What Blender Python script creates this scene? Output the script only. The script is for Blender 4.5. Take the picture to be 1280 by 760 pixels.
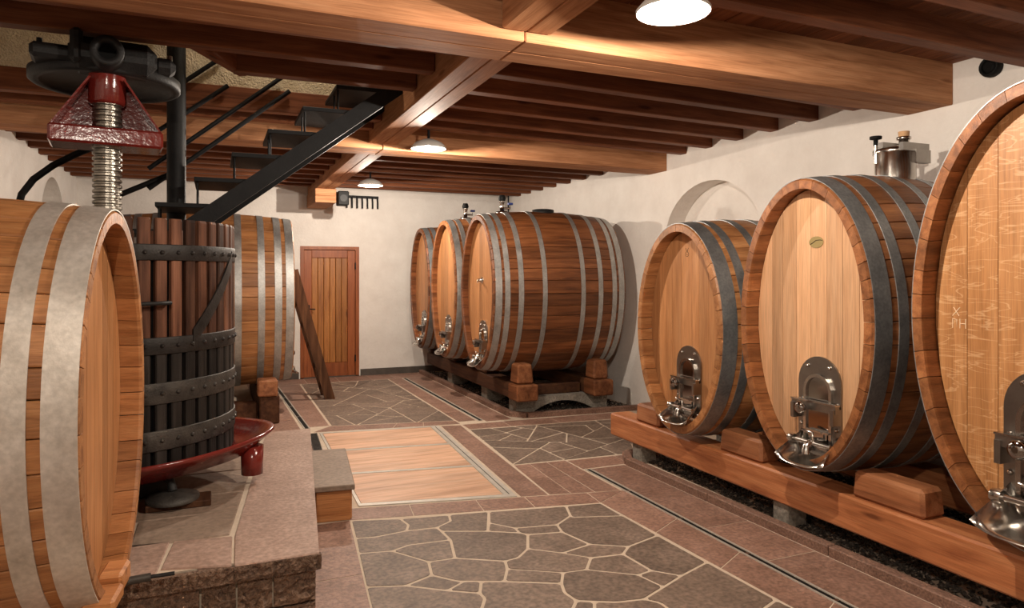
import bpy, bmesh, math, random
from mathutils import Vector, Matrix
random.seed(7)
for o in list(bpy.data.objects): bpy.data.objects.remove(o)
scene = bpy.context.scene
C = scene.collection
# ------------------------------------------------------------------ camera, world, exposure
FPX, HZ, YAW, CAMZ = 870.0, 342.0, math.radians(23.0), 1.6
cam = bpy.data.cameras.new('camera'); camo = bpy.data.objects.new('camera', cam); C.objects.link(camo)
cam.sensor_width = 36; cam.lens = FPX/1280*36; cam.shift_y = -(380-HZ)/1280
camo.location = (0, 0, CAMZ); camo.rotation_euler = (math.pi/2, 0, -YAW); cam.clip_start = .02
scene.camera = camo
w = bpy.data.worlds.new('world'); scene.world = w; w.use_nodes = True
w.node_tree.nodes['Background'].inputs[0].default_value = (1, .8, .6, 1)
w.node_tree.nodes['Background'].inputs[1].default_value = .015
scene.view_settings.view_transform = 'Standard'; scene.view_settings.look = 'None'
scene.view_settings.gamma = 1; scene.view_settings.use_curve_mapping = False
scene.view_settings.exposure = 0.12
LAMP_W = 150

def ray(u, v):
    a = (u-640)/FPX; b = (HZ-v)/FPX
    return Vector((math.sin(YAW)+a*math.cos(YAW), math.cos(YAW)-a*math.sin(YAW), b))
def on_z(u, v, z=0.0):
    d = ray(u, v); t = (z-CAMZ)/d.z
    return Vector((d.x*t, d.y*t, z))

# ------------------------------------------------------------------ materials
MATS = {}
def newmat(name):
    m = bpy.data.materials.new(name); m.use_nodes = True; MATS[name] = m
    nt = m.node_tree; b = nt.nodes['Principled BSDF']
    return m, nt, b
def N(nt, t, **k):
    n = nt.nodes.new(t)
    for a, v in k.items(): setattr(n, a, v)
    return n
def ramp(nt, stops):
    r = N(nt, 'ShaderNodeValToRGB'); e = r.color_ramp.elements
    while len(e) < len(stops): e.new(.5)
    for i, (p, c) in enumerate(stops): e[i].position = p; e[i].color = (*c, 1)
    return r
def coords(nt, scale=(1, 1, 1), rnd=True):
    tc = N(nt, 'ShaderNodeTexCoord'); mp = N(nt, 'ShaderNodeMapping'); mp.inputs['Scale'].default_value = scale
    oi = N(nt, 'ShaderNodeObjectInfo')
    if rnd:
        mu = N(nt, 'ShaderNodeMath', operation='MULTIPLY'); mu.inputs[1].default_value = 37
        nt.links.new(oi.outputs['Random'], mu.inputs[0])
        ad = N(nt, 'ShaderNodeVectorMath', operation='ADD')
        nt.links.new(tc.outputs['Object'], ad.inputs[0]); nt.links.new(mu.outputs[0], ad.inputs[1])
        nt.links.new(ad.outputs[0], mp.inputs['Vector'])
    else: nt.links.new(tc.outputs['Object'], mp.inputs['Vector'])
    return mp, oi
def wood(name, dark, mid, light, axis='x', rough=.45, vary=.35, scale=1.0, knots=0.0, bump=.15, spec=.4, stain=0.0, fleck=0.0):
    m, nt, b = newmat(name)
    s = {'x': (1.2, 14, 14), 'y': (14, 1.2, 14), 'z': (14, 14, 1.2)}[axis]
    mp, oi = coords(nt, tuple(k*scale for k in s))
    n1 = N(nt, 'ShaderNodeTexNoise'); n1.inputs['Scale'].default_value = 1.6; n1.inputs['Detail'].default_value = 6; n1.inputs['Distortion'].default_value = .6
    nt.links.new(mp.outputs[0], n1.inputs['Vector'])
    r = ramp(nt, [(.28, dark), (.5, mid), (.74, light)])
    nt.links.new(n1.outputs['Fac'], r.inputs[0])
    # fine fibre
    mp2, _ = coords(nt, tuple(k*scale*6 if k > 2 else k*2 for k in s))
    n2 = N(nt, 'ShaderNodeTexNoise'); n2.inputs['Scale'].default_value = 2.2; n2.inputs['Detail'].default_value = 3
    nt.links.new(mp2.outputs[0], n2.inputs['Vector'])
    r2 = ramp(nt, [(.3, (.62, .62, .62)), (.6, (1.05, 1.05, 1.05))]); nt.links.new(n2.outputs['Fac'], r2.inputs[0])
    mx = N(nt, 'ShaderNodeMix', data_type='RGBA', blend_type='MULTIPLY'); mx.inputs[0].default_value = .6
    nt.links.new(r.outputs[0], mx.inputs[6]); nt.links.new(r2.outputs[0], mx.inputs[7])
    hs = N(nt, 'ShaderNodeHueSaturation')
    mr = N(nt, 'ShaderNodeMapRange'); mr.inputs[3].default_value = 1-vary; mr.inputs[4].default_value = 1+vary*.55
    nt.links.new(oi.outputs['Random'], mr.inputs[0]); nt.links.new(mr.outputs[0], hs.inputs['Value'])
    nt.links.new(mx.outputs[2], hs.inputs['Color'])
    out = hs.outputs[0]
    if knots or stain:
        mp3, _ = coords(nt, {'x': (1.1, 5, 5), 'y': (5, 1.1, 5), 'z': (5, 5, 1.1)}[axis])
        n3 = N(nt, 'ShaderNodeTexNoise' if stain else 'ShaderNodeTexVoronoi'); n3.inputs['Scale'].default_value = 1.3
        nt.links.new(mp3.outputs[0], n3.inputs['Vector'])
        if stain:
            n3.inputs['Detail'].default_value = 5
            r3 = ramp(nt, [(.36, (.22, .17, .14)), (.56, (1, 1, 1))]); f = stain; o3 = n3.outputs['Fac']
        else:
            r3 = ramp(nt, [(.05, (.25, .16, .1)), (.13, (1, 1, 1))]); f = knots; o3 = n3.outputs['Distance']
        nt.links.new(o3, r3.inputs[0])
        m3 = N(nt, 'ShaderNodeMix', data_type='RGBA', blend_type='MULTIPLY'); m3.inputs[0].default_value = f
        nt.links.new(out, m3.inputs[6]); nt.links.new(r3.outputs[0], m3.inputs[7]); out = m3.outputs[2]
    if fleck:   # pale ray flecks of quarter-sawn oak
        mp4, _ = coords(nt, (3, 3, 16)); n4 = N(nt, 'ShaderNodeTexNoise'); n4.inputs['Scale'].default_value = 1.1; n4.inputs['Detail'].default_value = 2; n4.inputs['Distortion'].default_value = 1.2
        nt.links.new(mp4.outputs[0], n4.inputs['Vector'])
        r4 = ramp(nt, [(.475, (0, 0, 0)), (.5, (1, 1, 1)), (.525, (0, 0, 0))]); nt.links.new(n4.outputs['Fac'], r4.inputs[0])
        ml = N(nt, 'ShaderNodeMath', operation='MULTIPLY'); ml.inputs[1].default_value = fleck; nt.links.new(r4.outputs[0], ml.inputs[0])
        m4 = N(nt, 'ShaderNodeMix', data_type='RGBA'); nt.links.new(ml.outputs[0], m4.inputs[0]); nt.links.new(out, m4.inputs[6]); m4.inputs[7].default_value = (.82, .56, .32, 1); out = m4.outputs[2]
    nt.links.new(out, b.inputs['Base Color'])
    b.inputs['Roughness'].default_value = rough; b.inputs['Specular IOR Level'].default_value = spec
    bp = N(nt, 'ShaderNodeBump'); bp.inputs['Strength'].default_value = bump; bp.inputs['Distance'].default_value = .01
    nt.links.new(n2.outputs['Fac'], bp.inputs['Height']); nt.links.new(bp.outputs[0], b.inputs['Normal'])
    return m
def mottled(name, stops, scale=8, rough=.8, metal=0.0, bump=.2, vary=.0, detail=6, spec=.4, bd=.01, fine=0.0, rough2=None):
    m, nt, b = newmat(name)
    mp, oi = coords(nt, (1, 1, 1))
    n1 = N(nt, 'ShaderNodeTexNoise'); n1.inputs['Scale'].default_value = scale; n1.inputs['Detail'].default_value = detail; n1.inputs['Roughness'].default_value = .65
    nt.links.new(mp.outputs[0], n1.inputs['Vector'])
    r = ramp(nt, stops); nt.links.new(n1.outputs['Fac'], r.inputs[0]); out = r.outputs[0]
    n2 = N(nt, 'ShaderNodeTexNoise'); n2.inputs['Scale'].default_value = scale*9; n2.inputs['Detail'].default_value = 3
    nt.links.new(mp.outputs[0], n2.inputs['Vector'])
    if fine:
        r2 = ramp(nt, [(.35, (1-fine,)*3), (.65, (1+fine*.5,)*3)]); nt.links.new(n2.outputs['Fac'], r2.inputs[0])
        mx = N(nt, 'ShaderNodeMix', data_type='RGBA', blend_type='MULTIPLY'); mx.inputs[0].default_value = 1
        nt.links.new(out, mx.inputs[6]); nt.links.new(r2.outputs[0], mx.inputs[7]); out = mx.outputs[2]
    if vary:
        hs = N(nt, 'ShaderNodeHueSaturation'); mr = N(nt, 'ShaderNodeMapRange'); mr.inputs[3].default_value = 1-vary; mr.inputs[4].default_value = 1+vary
        nt.links.new(oi.outputs['Random'], mr.inputs[0]); nt.links.new(mr.outputs[0], hs.inputs['Value'])
        nt.links.new(out, hs.inputs['Color']); out = hs.outputs[0]
    nt.links.new(out, b.inputs['Base Color'])
    b.inputs['Roughness'].default_value = rough; b.inputs['Metallic'].default_value = metal; b.inputs['Specular IOR Level'].default_value = spec
    if rough2 is not None:
        mr = N(nt, 'ShaderNodeMapRange'); mr.inputs[3].default_value = rough; mr.inputs[4].default_value = rough2
        nt.links.new(n1.outputs['Fac'], mr.inputs[0]); nt.links.new(mr.outputs[0], b.inputs['Roughness'])
    if bump:
        bp = N(nt, 'ShaderNodeBump'); bp.inputs['Strength'].default_value = bump; bp.inputs['Distance'].default_value = bd
        ad = N(nt, 'ShaderNodeMath', operation='ADD'); nt.links.new(n1.outputs['Fac'], ad.inputs[0]); nt.links.new(n2.outputs['Fac'], ad.inputs[1])
        nt.links.new(ad.outputs[0], bp.inputs['Height']); nt.links.new(bp.outputs[0], b.inputs['Normal'])
    return m
def emit(name, col, s):
    m, nt, b = newmat(name)
    b.inputs['Base Color'].default_value = (*col, 1); b.inputs['Emission Color'].default_value = (*col, 1); b.inputs['Emission Strength'].default_value = s
    return m

plaster = mottled('white_plaster', [(.3, (.72, .67, .62)), (.7, (.82, .78, .73))], 3, .9, bump=.25, bd=.02)
plaster2 = mottled('beige_plaster', [(.3, (.55, .45, .30)), (.7, (.72, .62, .45))], 9, .95, bump=.8, bd=.03)
stave_m = wood('stave_oak', (.17, .058, .019), (.31, .115, .040), (.43, .18, .068), 'x', .42, .3, spec=.35, stain=.35)
stave_old = wood('stave_oak_aged', (.10, .032, .011), (.21, .070, .023), (.31, .115, .042), 'x', .45, .4, spec=.35, stain=.25)
stave_pale = wood('stave_oak_pale', (.27, .105, .037), (.43, .185, .068), (.54, .26, .105), 'x', .42, .22, spec=.35, stain=.25)
head_m = wood('head_oak', (.60, .325, .165), (.68, .39, .21), (.74, .45, .26), 'z', .42, .26, spec=.35, bump=.08)
head_b = wood('head_oak_honey', (.41, .178, .068), (.49, .225, .090), (.55, .27, .115), 'z', .42, .24, spec=.35, bump=.08)
head_fig = wood('head_oak_figured', (.40, .175, .062), (.50, .232, .088), (.58, .29, .12), 'z', .42, .2, spec=.4, bump=.08, fleck=.4)
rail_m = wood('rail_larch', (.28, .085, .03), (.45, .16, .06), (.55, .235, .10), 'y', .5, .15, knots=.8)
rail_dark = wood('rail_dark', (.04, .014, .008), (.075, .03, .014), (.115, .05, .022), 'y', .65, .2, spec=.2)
block_m = wood('block_larch', (.24, .08, .03), (.40, .15, .06), (.50, .22, .10), 'y', .55, .25, stain=.4)
beam_m = wood('beam_larch_x', (.29, .125, .057), (.42, .195, .094), (.52, .265, .135), 'x', .7, .10, knots=.6, spec=.1)
joist_m = wood('joist_larch', (.115, .036, .015), (.18, .06, .025), (.25, .092, .04), 'x', .6, .2, knots=.8, spec=.2)
board_m = wood('ceiling_board_larch', (.10, .032, .013), (.165, .055, .023), (.23, .085, .036), 'y', .6, .3, spec=.2)
door_m = wood('door_frame_wood', (.20, .05, .014), (.30, .082, .022), (.36, .11, .035), 'z', .4, .12)
doorp_m = wood('door_plank_wood', (.25, .085, .02), (.38, .145, .035), (.47, .2, .055), 'z', .4, .2, knots=1.0)
ladder_m = wood('ladder_wood', (.04, .016, .008), (.09, .038, .017), (.16, .075, .036), 'z', .7, .2, spec=.2)
hatch_m = wood('hatch_board', (.58, .32, .19), (.76, .46, .30), (.82, .54, .38), 'x', .5, .1, stain=.3, scale=.7)
step_m = wood('step_wood', (.36, .13, .04), (.52, .215, .075), (.60, .28, .11), 'x', .5, .1, knots=.7)
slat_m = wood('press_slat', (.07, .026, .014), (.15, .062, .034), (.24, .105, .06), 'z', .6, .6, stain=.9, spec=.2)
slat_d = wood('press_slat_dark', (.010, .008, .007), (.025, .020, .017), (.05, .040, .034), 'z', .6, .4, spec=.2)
galv = mottled('galvanised_steel', [(.3, (.33, .33, .32)), (.55, (.46, .455, .44)), (.75, (.58, .575, .56))], 7, .42, .8, bump=.06, fine=.12, rough2=.6)
galv_d = mottled('galvanised_dark', [(.3, (.25, .265, .27)), (.55, (.36, .375, .38)), (.75, (.47, .48, .48))], 7, .38, .8, bump=.06, fine=.15, rough2=.55)
galv_o = mottled('galvanised_stained', [(.25, (.42, .37, .32)), (.5, (.58, .535, .48)), (.75, (.72, .68, .63))], 6, .45, .6, bump=.08, fine=.12, rough2=.6)
steel = mottled('stainless_steel', [(.3, (.46, .43, .40)), (.7, (.62, .59, .55))], 5, .2, 1.0, bump=.02)
steel_b = mottled('brushed_steel', [(.3, (.26, .245, .23)), (.7, (.38, .36, .335))], 6, .3, 1.0, bump=.04)
mirror = mottled('polished_steel', [(.3, (.30, .28, .27)), (.7, (.38, .36, .34))], 2, .08, 1.0, bump=.0)
iron = mottled('black_iron', [(.3, (.007, .007, .0075)), (.7, (.022, .021, .021))], 10, .55, .0, bump=.2, spec=.25)
iron_b = mottled('dark_steel_band', [(.3, (.012, .010, .009)), (.7, (.034, .029, .026))], 10, .5, .2, bump=.2, spec=.3)
iron_g = mottled('worn_steel_band', [(.3, (.03, .027, .024)), (.7, (.085, .076, .067))], 12, .5, .4, bump=.25, spec=.3)
blackp = mottled('black_paint', [(.3, (.004, .004, .0045)), (.7, (.011, .011, .012))], 6, .55, .0, bump=.1, spec=.2)
black = mottled('black_plastic', [(.3, (.004, .004, .004)), (.7, (.008, .008, .008))], 6, .6, .0, bump=0, spec=.15)
redp = mottled('red_enamel', [(.3, (.13, .013, .010)), (.7, (.20, .024, .017))], 5, .16, .0, bump=.12, spec=.6)
screw_m = mottled('screw_steel', [(.3, (.20, .18, .15)), (.7, (.42, .39, .34))], 20, .32, .9, bump=.1)
mortar = mottled('mortar', [(.3, (.52, .42, .32)), (.7, (.64, .53, .42))], 12, .95, bump=.3)
flag = mottled('porphyry_flag', [(.3, (.145, .101, .076)), (.55, (.205, .146, .111)), (.75, (.275, .20, .156))], 4.5, .6, bump=.5, vary=.12, fine=.35, bd=.006)
paver = mottled('porphyry_paver', [(.3, (.225, .122, .086)), (.55, (.30, .172, .126)), (.75, (.375, .225, .172))], 5, .55, bump=.4, vary=.12, fine=.3, bd=.006)
slab = mottled('platform_slab', [(.3, (.32, .205, .155)), (.55, (.40, .265, .205)), (.75, (.47, .32, .255))], 5, .6, bump=.35, vary=.06, fine=.25, bd=.006)
slab_g = mottled('platform_slab_grey', [(.3, (.235, .166, .120)), (.6, (.305, .222, .166))], 4, .6, bump=.35, vary=.10, fine=.2, bd=.006)
rough_s = mottled('rough_stone', [(.3, (.13, .075, .05)), (.6, (.24, .15, .10)), (.8, (.33, .22, .16))], 7, .9, bump=1.0, vary=.12, fine=.4, bd=.03)
curb_m = mottled('curb_stone', [(.3, (.17, .09, .062)), (.7, (.27, .155, .112))], 9, .7, bump=.5, fine=.4, bd=.006)
conc = mottled('concrete', [(.3, (.16, .14, .115)), (.7, (.30, .27, .23))], 6, .9, bump=.5, fine=.3)
gravel_m = mottled('gravel', [(.35, (.02, .017, .014)), (.6, (.07, .06, .05)), (.72, (.30, .26, .22))], 26, .8, bump=.0, detail=2)
base_d = mottled('dark_baseboard_stone', [(.3, (.06, .05, .042)), (.7, (.11, .09, .075))], 6, .6, bump=.2)
badge_m = mottled('olive_badge', [(.3, (.30, .22, .085)), (.7, (.36, .27, .11))], 8, .5, .3, bump=.05)
ink = mottled('dark_ink', [(.3, (.05, .03, .012)), (.7, (.07, .04, .02))], 8, .7, bump=0)
chalk = mottled('chalk', [(.3, (.75, .55, .36)), (.7, (.85, .66, .46))], 8, .9, bump=0)
cork = mottled('cork', [(.3, (.42, .24, .12)), (.7, (.58, .36, .2))], 20, .85, bump=.3)
blue = mottled('blue_plastic', [(.3, (.02, .035, .14)), (.7, (.03, .05, .2))], 8, .4, bump=0)
alu = mottled('aluminium_frame', [(.3, (.46, .42, .37)), (.7, (.60, .56, .50))], 8, .5, .35, bump=.05)
block_o = wood('block_old', (.15, .05, .02), (.26, .095, .038), (.34, .145, .065), 'y', .6, .25, stain=.5, spec=.2)
enamel = mottled('white_enamel', [(.3, (.7, .68, .64)), (.7, (.76, .74, .7))], 5, .3, bump=0)
glow = emit('lamp_glow', (1, .86, .66), 14)

# ------------------------------------------------------------------ mesh helpers
class MB:
    def __init__(s): s.v = []; s.f = []; s.sm = []
    def add(s, vs, fs, smooth=False):
        o = len(s.v); s.v += [tuple(p) for p in vs]
        for f in fs: s.f.append(tuple(i+o for i in f)); s.sm.append(smooth)
        return s
    def box(s, x0, x1, y0, y1, z0, z1, M=None):
        vs = [Vector((x, y, z)) for x in (x0, x1) for y in (y0, y1) for z in (z0, z1)]
        if M: vs = [M @ p for p in vs]
        return s.add(vs, [(0, 1, 3, 2), (4, 6, 7, 5), (0, 4, 5, 1), (2, 3, 7, 6), (0, 2, 6, 4), (1, 5, 7, 3)])
    def prism(s, top, bot):
        n = len(top); o = list(top)+list(bot)
        fs = [tuple(range(n)), tuple(range(2*n-1, n-1, -1))]+[(i, i+n, (i+1) % n+n, (i+1) % n) for i in range(n)]
        return s.add(o, fs)
    def lathe(s, prof, n=32, M=None, cap=True, smooth=True):
        vs = []
        for r, z in prof:
            for k in range(n):
                a = 2*math.pi*k/n; p = Vector((r*math.cos(a), r*math.sin(a), z)); vs.append(M @ p if M else p)
        fs = [(i*n+k, i*n+(k+1) % n, (i+1)*n+(k+1) % n, (i+1)*n+k) for i in range(len(prof)-1) for k in range(n)]
        s.add(vs, fs, smooth)
        if cap:
            s.add(vs[:n], [tuple(range(n-1, -1, -1))]); s.add(vs[-n:], [tuple(range(n))])
        return s
    def tube(s, pts, r, n=10, smooth=True):
        pts = [Vector(p) for p in pts]; vs = []; rs = r if isinstance(r, (list, tuple)) else [r]*len(pts)
        d0 = (pts[1]-pts[0]).normalized(); up = Vector((0, 0, 1)) if abs(d0.z) < .9 else Vector((1, 0, 0))
        for i, p in enumerate(pts):
            d = (pts[min(i+1, len(pts)-1)]-pts[max(i-1, 0)]).normalized()
            x = d.cross(up).normalized(); y = x.cross(d)
            for k in range(n):
                a = 2*math.pi*k/n; vs.append(p+x*math.cos(a)*rs[i]+y*math.sin(a)*rs[i])
        fs = [(i*n+k, i*n+(k+1) % n, (i+1)*n+(k+1) % n, (i+1)*n+k) for i in range(len(pts)-1) for k in range(n)]
        s.add(vs, fs, smooth); s.add(vs[:n], [tuple(range(n-1, -1, -1))]); s.add(vs[-n:], [tuple(range(n))])
        return s
    def build(s, name, mat, parent=None, loc=None, rz=0.0, fixn=True):
        me = bpy.data.meshes.new(name); me.from_pydata(s.v, [], s.f)
        if fixn:
            bm = bmesh.new(); bm.from_mesh(me)
            bmesh.ops.recalc_face_normals(bm, faces=bm.faces)
            bm.to_mesh(me); bm.free()
        me.polygons.foreach_set('use_smooth', s.sm); me.materials.append(mat); me.update()
        return link(name, me, parent, loc, rz)
def link(name, me, parent=None, loc=None, rz=0.0):
    o = bpy.data.objects.new(name, me); C.objects.link(o)
    if parent: o.parent = parent
    if loc is not None: o.location = loc
    if rz: o.rotation_euler = (0, 0, rz)
    return o
def cbox(name, mat, size, loc, rz=0.0, ch=.008, parent=None, top=1.0, rot=None):
    """chamfered block centred on its own origin; top<1 tapers it"""
    bm = bmesh.new(); bmesh.ops.create_cube(bm, size=1)
    for v in bm.verts:
        t = top if v.co.z > 0 else 1
        v.co = Vector((v.co.x*size[0]*t, v.co.y*size[1]*t, v.co.z*size[2]))
    if ch: bmesh.ops.bevel(bm, geom=list(bm.edges), offset=ch, segments=1, affect='EDGES', profile=.5)
    me = bpy.data.meshes.new(name); bm.to_mesh(me); bm.free(); me.materials.append(mat)
    o = link(name, me, parent, loc, rz)
    if rot: o.rotation_euler = rot
    return o
def empty(name, loc, rz=0.0):
    o = bpy.data.objects.new(name, None); C.objects.link(o); o.location = loc; o.rotation_euler = (0, 0, rz); o.empty_display_size = .1
    return o
def tag(o, label=None, cat=None, group=None, kind=None):
    if label: o['label'] = label
    if cat: o['category'] = cat
    if group: o['group'] = group
    if kind: o['kind'] = kind
    return o

# ------------------------------------------------------------------ room shell
XL, XR, YB, YF, ZC = -1.75, 4.62, 11.0, -3.2, 3.03
def arch_wall(name, X, sgn, y0, y1, ztop, zspring, depth, label):
    """long wall at X with one arched niche going outwards (sgn = outward direction)"""
    m = MB(); yc = (y0+y1)/2; r = (y1-y0)/2; n = 20; H = 4.4
    arc = [(yc-r*math.cos(math.pi*k/n), zspring+(ztop-zspring)*math.sin(math.pi*k/n)) for k in range(n+1)]
    P = lambda y, z, d=0: (X+sgn*d, y, z)
    m.add([P(YF, 0), P(y0, 0), P(y0, H), P(YF, H)], [(0, 1, 2, 3)])
    m.add([P(y1, 0), P(YB, 0), P(YB, H), P(y1, H)], [(0, 1, 2, 3)])
    for (ya, za), (yb, zb) in zip(arc, arc[1:]):
        m.add([P(ya, za), P(yb, zb), P(yb, H), P(ya, H)], [(0, 1, 2, 3)])
        m.add([P(ya, za), P(yb, zb), P(yb, zb, depth), P(ya, za, depth)], [(0, 1, 2, 3)])
    m.add([P(y0, 0), P(y0, zspring), P(y0, zspring, depth), P(y0, 0, depth)], [(0, 1, 2, 3)])
    m.add([P(y1, 0), P(y1, zspring), P(y1, zspring, depth), P(y1, 0, depth)], [(0, 1, 2, 3)])
    ring = [P(y0, 0, depth)]+[P(a, b, depth) for a, b in arc]+[P(y1, 0, depth)]
    m.add(ring, [tuple(range(len(ring)))])
    t = .5
    m.box(min(X+sgn*(depth+.02), X+sgn*t), max(X+sgn*(depth+.02), X+sgn*t), YF, YB, 0, H)
    o = m.build(name, plaster, fixn=False); tag(o, label, 'wall', kind='structure'); return o
arch_wall('wall_right', XR, 1, 5.0, 6.5, 2.55, 1.95, .22, 'white plastered wall with a shallow arched niche beside the casks')
arch_wall('wall_left', XL, -1, 8.9, 10.2, 2.72, 2.1, .3, 'white plastered wall behind the wine press')
m = MB()   # back wall with door opening
DX0, DX1, DZ = 1.17, 2.06, 2.02
m.box(XL, DX0, YB, YB+.3, 0, 4.4).box(DX1, XR, YB, YB+.3, 0, 4.4).box(DX0, DX1, YB, YB+.3, DZ, 4.4)
m.box(DX0-.1, DX1+.1, YB+.3, YB+.4, 0, DZ+.1)
tag(m.build('wall_back', plaster), 'white plastered end wall around the wooden door', 'wall', kind='structure')
m = MB(); m.box(XL, XR, YF-.3, YF, 0, 4.4)
tag(m.build('wall_front', plaster), 'white plastered wall closing the near end', 'wall', kind='structure')
floor = MB().box(XL-.3, XR+.3, YF, YB+.3, -.2, -.0028).build('floor', mortar)
tag(floor, 'floor of grey flagstones and reddish stone pavers', 'floor', kind='structure')
# opening for the stairs
OX0, OX1, OY0, OY1 = -1.55, 1.26, 4.83, 5.82
m = MB(); z0, z1 = ZC+.03, ZC+.25
m.box(XL, XR, YF, OY0, z0, z1).box(XL, XR, OY1, YB, z0, z1).box(OX1, XR, OY0, OY1, z0, z1).box(XL, OX0, OY0, OY1, z0, z1)
ceiling = m.build('ceiling', board_m); tag(ceiling, 'timber ceiling of dark boards on joists and heavy beams', 'ceiling', kind='structure')
m = MB(); h = 4.35   # stairwell shaft above the opening
m.box(OX0, OX1+.9, OY1-.012, OY1+.1, z0-.02, h).box(OX0, OX1+.9, OY0-.1, OY0, z1, h).box(OX0-.1, OX0, OY0-.1, OY1+.1, z1, h).box(OX1+.9, OX1+1, OY0-.1, OY1+.1, z1, h).box(OX0-.1, OX1+1, OY0-.1, OY1+.1, h, h+.1)
tag(m.build('wall_stairwell', plaster2), 'rough beige plaster lining the stair opening', 'wall', kind='structure')

# ------------------------------------------------------------------ floor pieces
def inset_poly(poly, d):
    """inset a convex CCW polygon"""
    n = len(poly); L = []
    for i in range(n):
        p, q = poly[i], poly[(i+1) % n]; e = (q-p)
        if e.length < 1e-6: continue
        nn = Vector((-e.y, e.x)).normalized(); L.append((p+nn*d, nn))
    out = poly
    for p, nn in L:
        res = []
        for i in range(len(out)):
            a, b = out[i], out[(i+1) % len(out)]; da, db = (a-p).dot(nn), (b-p).dot(nn)
            if da >= 0: res.append(a)
            if (da >= 0) != (db >= 0): res.append(a+(b-a)*(da/(da-db)))
        out = res
        if len(out) < 3: return None
    return out
def ccw(poly):
    A = sum(poly[i].x*poly[(i+1) % len(poly)].y-poly[(i+1) % len(poly)].x*poly[i].y for i in range(len(poly)))
    return poly if A > 0 else poly[::-1]
def chaikin(poly, f=.16):
    out = []
    for i in range(len(poly)):
        a, b = poly[i], poly[(i+1) % len(poly)]; l = min(.3, .012/max((b-a).length, .001)) if f is None else f
        out += [a+(b-a)*l, b+(a-b)*l]
    return out
def offset_poly(poly, d):
    """move every vertex inwards along its mitre (works for concave outlines too)"""
    n = len(poly); out = []
    for i in range(n):
        a, b, c = poly[i-1], poly[i], poly[(i+1) % n]; e1, e2 = (b-a).normalized(), (c-b).normalized()
        n1, n2 = Vector((-e1.y, e1.x)), Vector((-e2.y, e2.x))
        out.append(b+(n1+n2)*(d/max(.45, 1+n1.dot(n2))))
    return out
def stone(name, poly, mat, parent, gap=.008, top=0.0, dep=.014, rounded=False, bev=.0016):
    poly = ccw([Vector((p[0], p[1])) for p in poly])
    q = offset_poly(poly, gap/2)
    if rounded: q = chaikin(q, None)
    q2 = offset_poly(q, bev)
    c = sum(q, Vector((0, 0)))/len(q); n = len(q)
    vs = [(p.x-c.x, p.y-c.y, top) for p in q2]+[(p.x-c.x, p.y-c.y, top-bev) for p in q]+[(p.x-c.x, p.y-c.y, top-dep) for p in q]
    fs = [tuple(range(n))]+[(i+n, (i+1) % n+n, (i+1) % n, i) for i in range(n)]+[(i+2*n, (i+1) % n+2*n, (i+1) % n+n, i+n) for i in range(n)]
    return MB().add(vs, fs).build(name, mat, parent, (c.x, c.y, 0), fixn=False)
def pavers(quad, nu, nv, mat=paver, gap=.006, jit=.12, name='paver', top=0.0, parent=None):
    A, B, D_, E = [Vector(p) for p in quad]
    us = [0]+[(i+random.uniform(-jit, jit))/nu for i in range(1, nu)]+[1]
    vs = [0]+[(i+random.uniform(-jit, jit))/nv for i in range(1, nv)]+[1]
    P = lambda u, v: (A*(1-u)+B*u)*(1-v)+(E*(1-u)+D_*u)*v
    for i in range(nu):
        for j in range(nv):
            stone(name, [P(us[i], vs[j]), P(us[i+1], vs[j]), P(us[i+1], vs[j+1]), P(us[i], vs[j+1])], mat, parent or floor, gap, top+random.uniform(-.0012, .0))
def area(p): return abs(sum(p[i].x*p[(i+1) % len(p)].y-p[(i+1) % len(p)].x*p[i].y for i in range(len(p))))/2
def split(poly, target, out):
    """break a convex outline into irregular stones with T-joints"""
    if area(poly) < target*random.uniform(.7, 1.7): out.append(poly); return
    c = sum(poly, Vector((0, 0)))/len(poly); best = max(((poly[i]-poly[j]) for i in range(len(poly)) for j in range(i)), key=lambda e: e.length)
    a = math.atan2(best.y, best.x)+random.uniform(-.5, .5); nn = Vector((math.cos(a), math.sin(a))); c = c+nn*best.length*random.uniform(-.13, .13)
    A, B_ = [], []
    for k in range(len(poly)):
        p, q = poly[k], poly[(k+1) % len(poly)]; dp, dq = (p-c).dot(nn), (q-c).dot(nn)
        (A if dp >= 0 else B_).append(p)
        if (dp >= 0) != (dq >= 0):
            x = p+(q-p)*(dp/(dp-dq)); A.append(x); B_.append(x)
    for q in (A, B_):
        if len(q) >= 3 and area(q) > .001: split(q, target, out)
def flagstones(poly, target):
    out = []; split(ccw([Vector(p) for p in poly]), target, out)
    for c in out: stone('flagstone', c, flag, floor, .016, random.uniform(-.002, .001), rounded=True)
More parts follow.
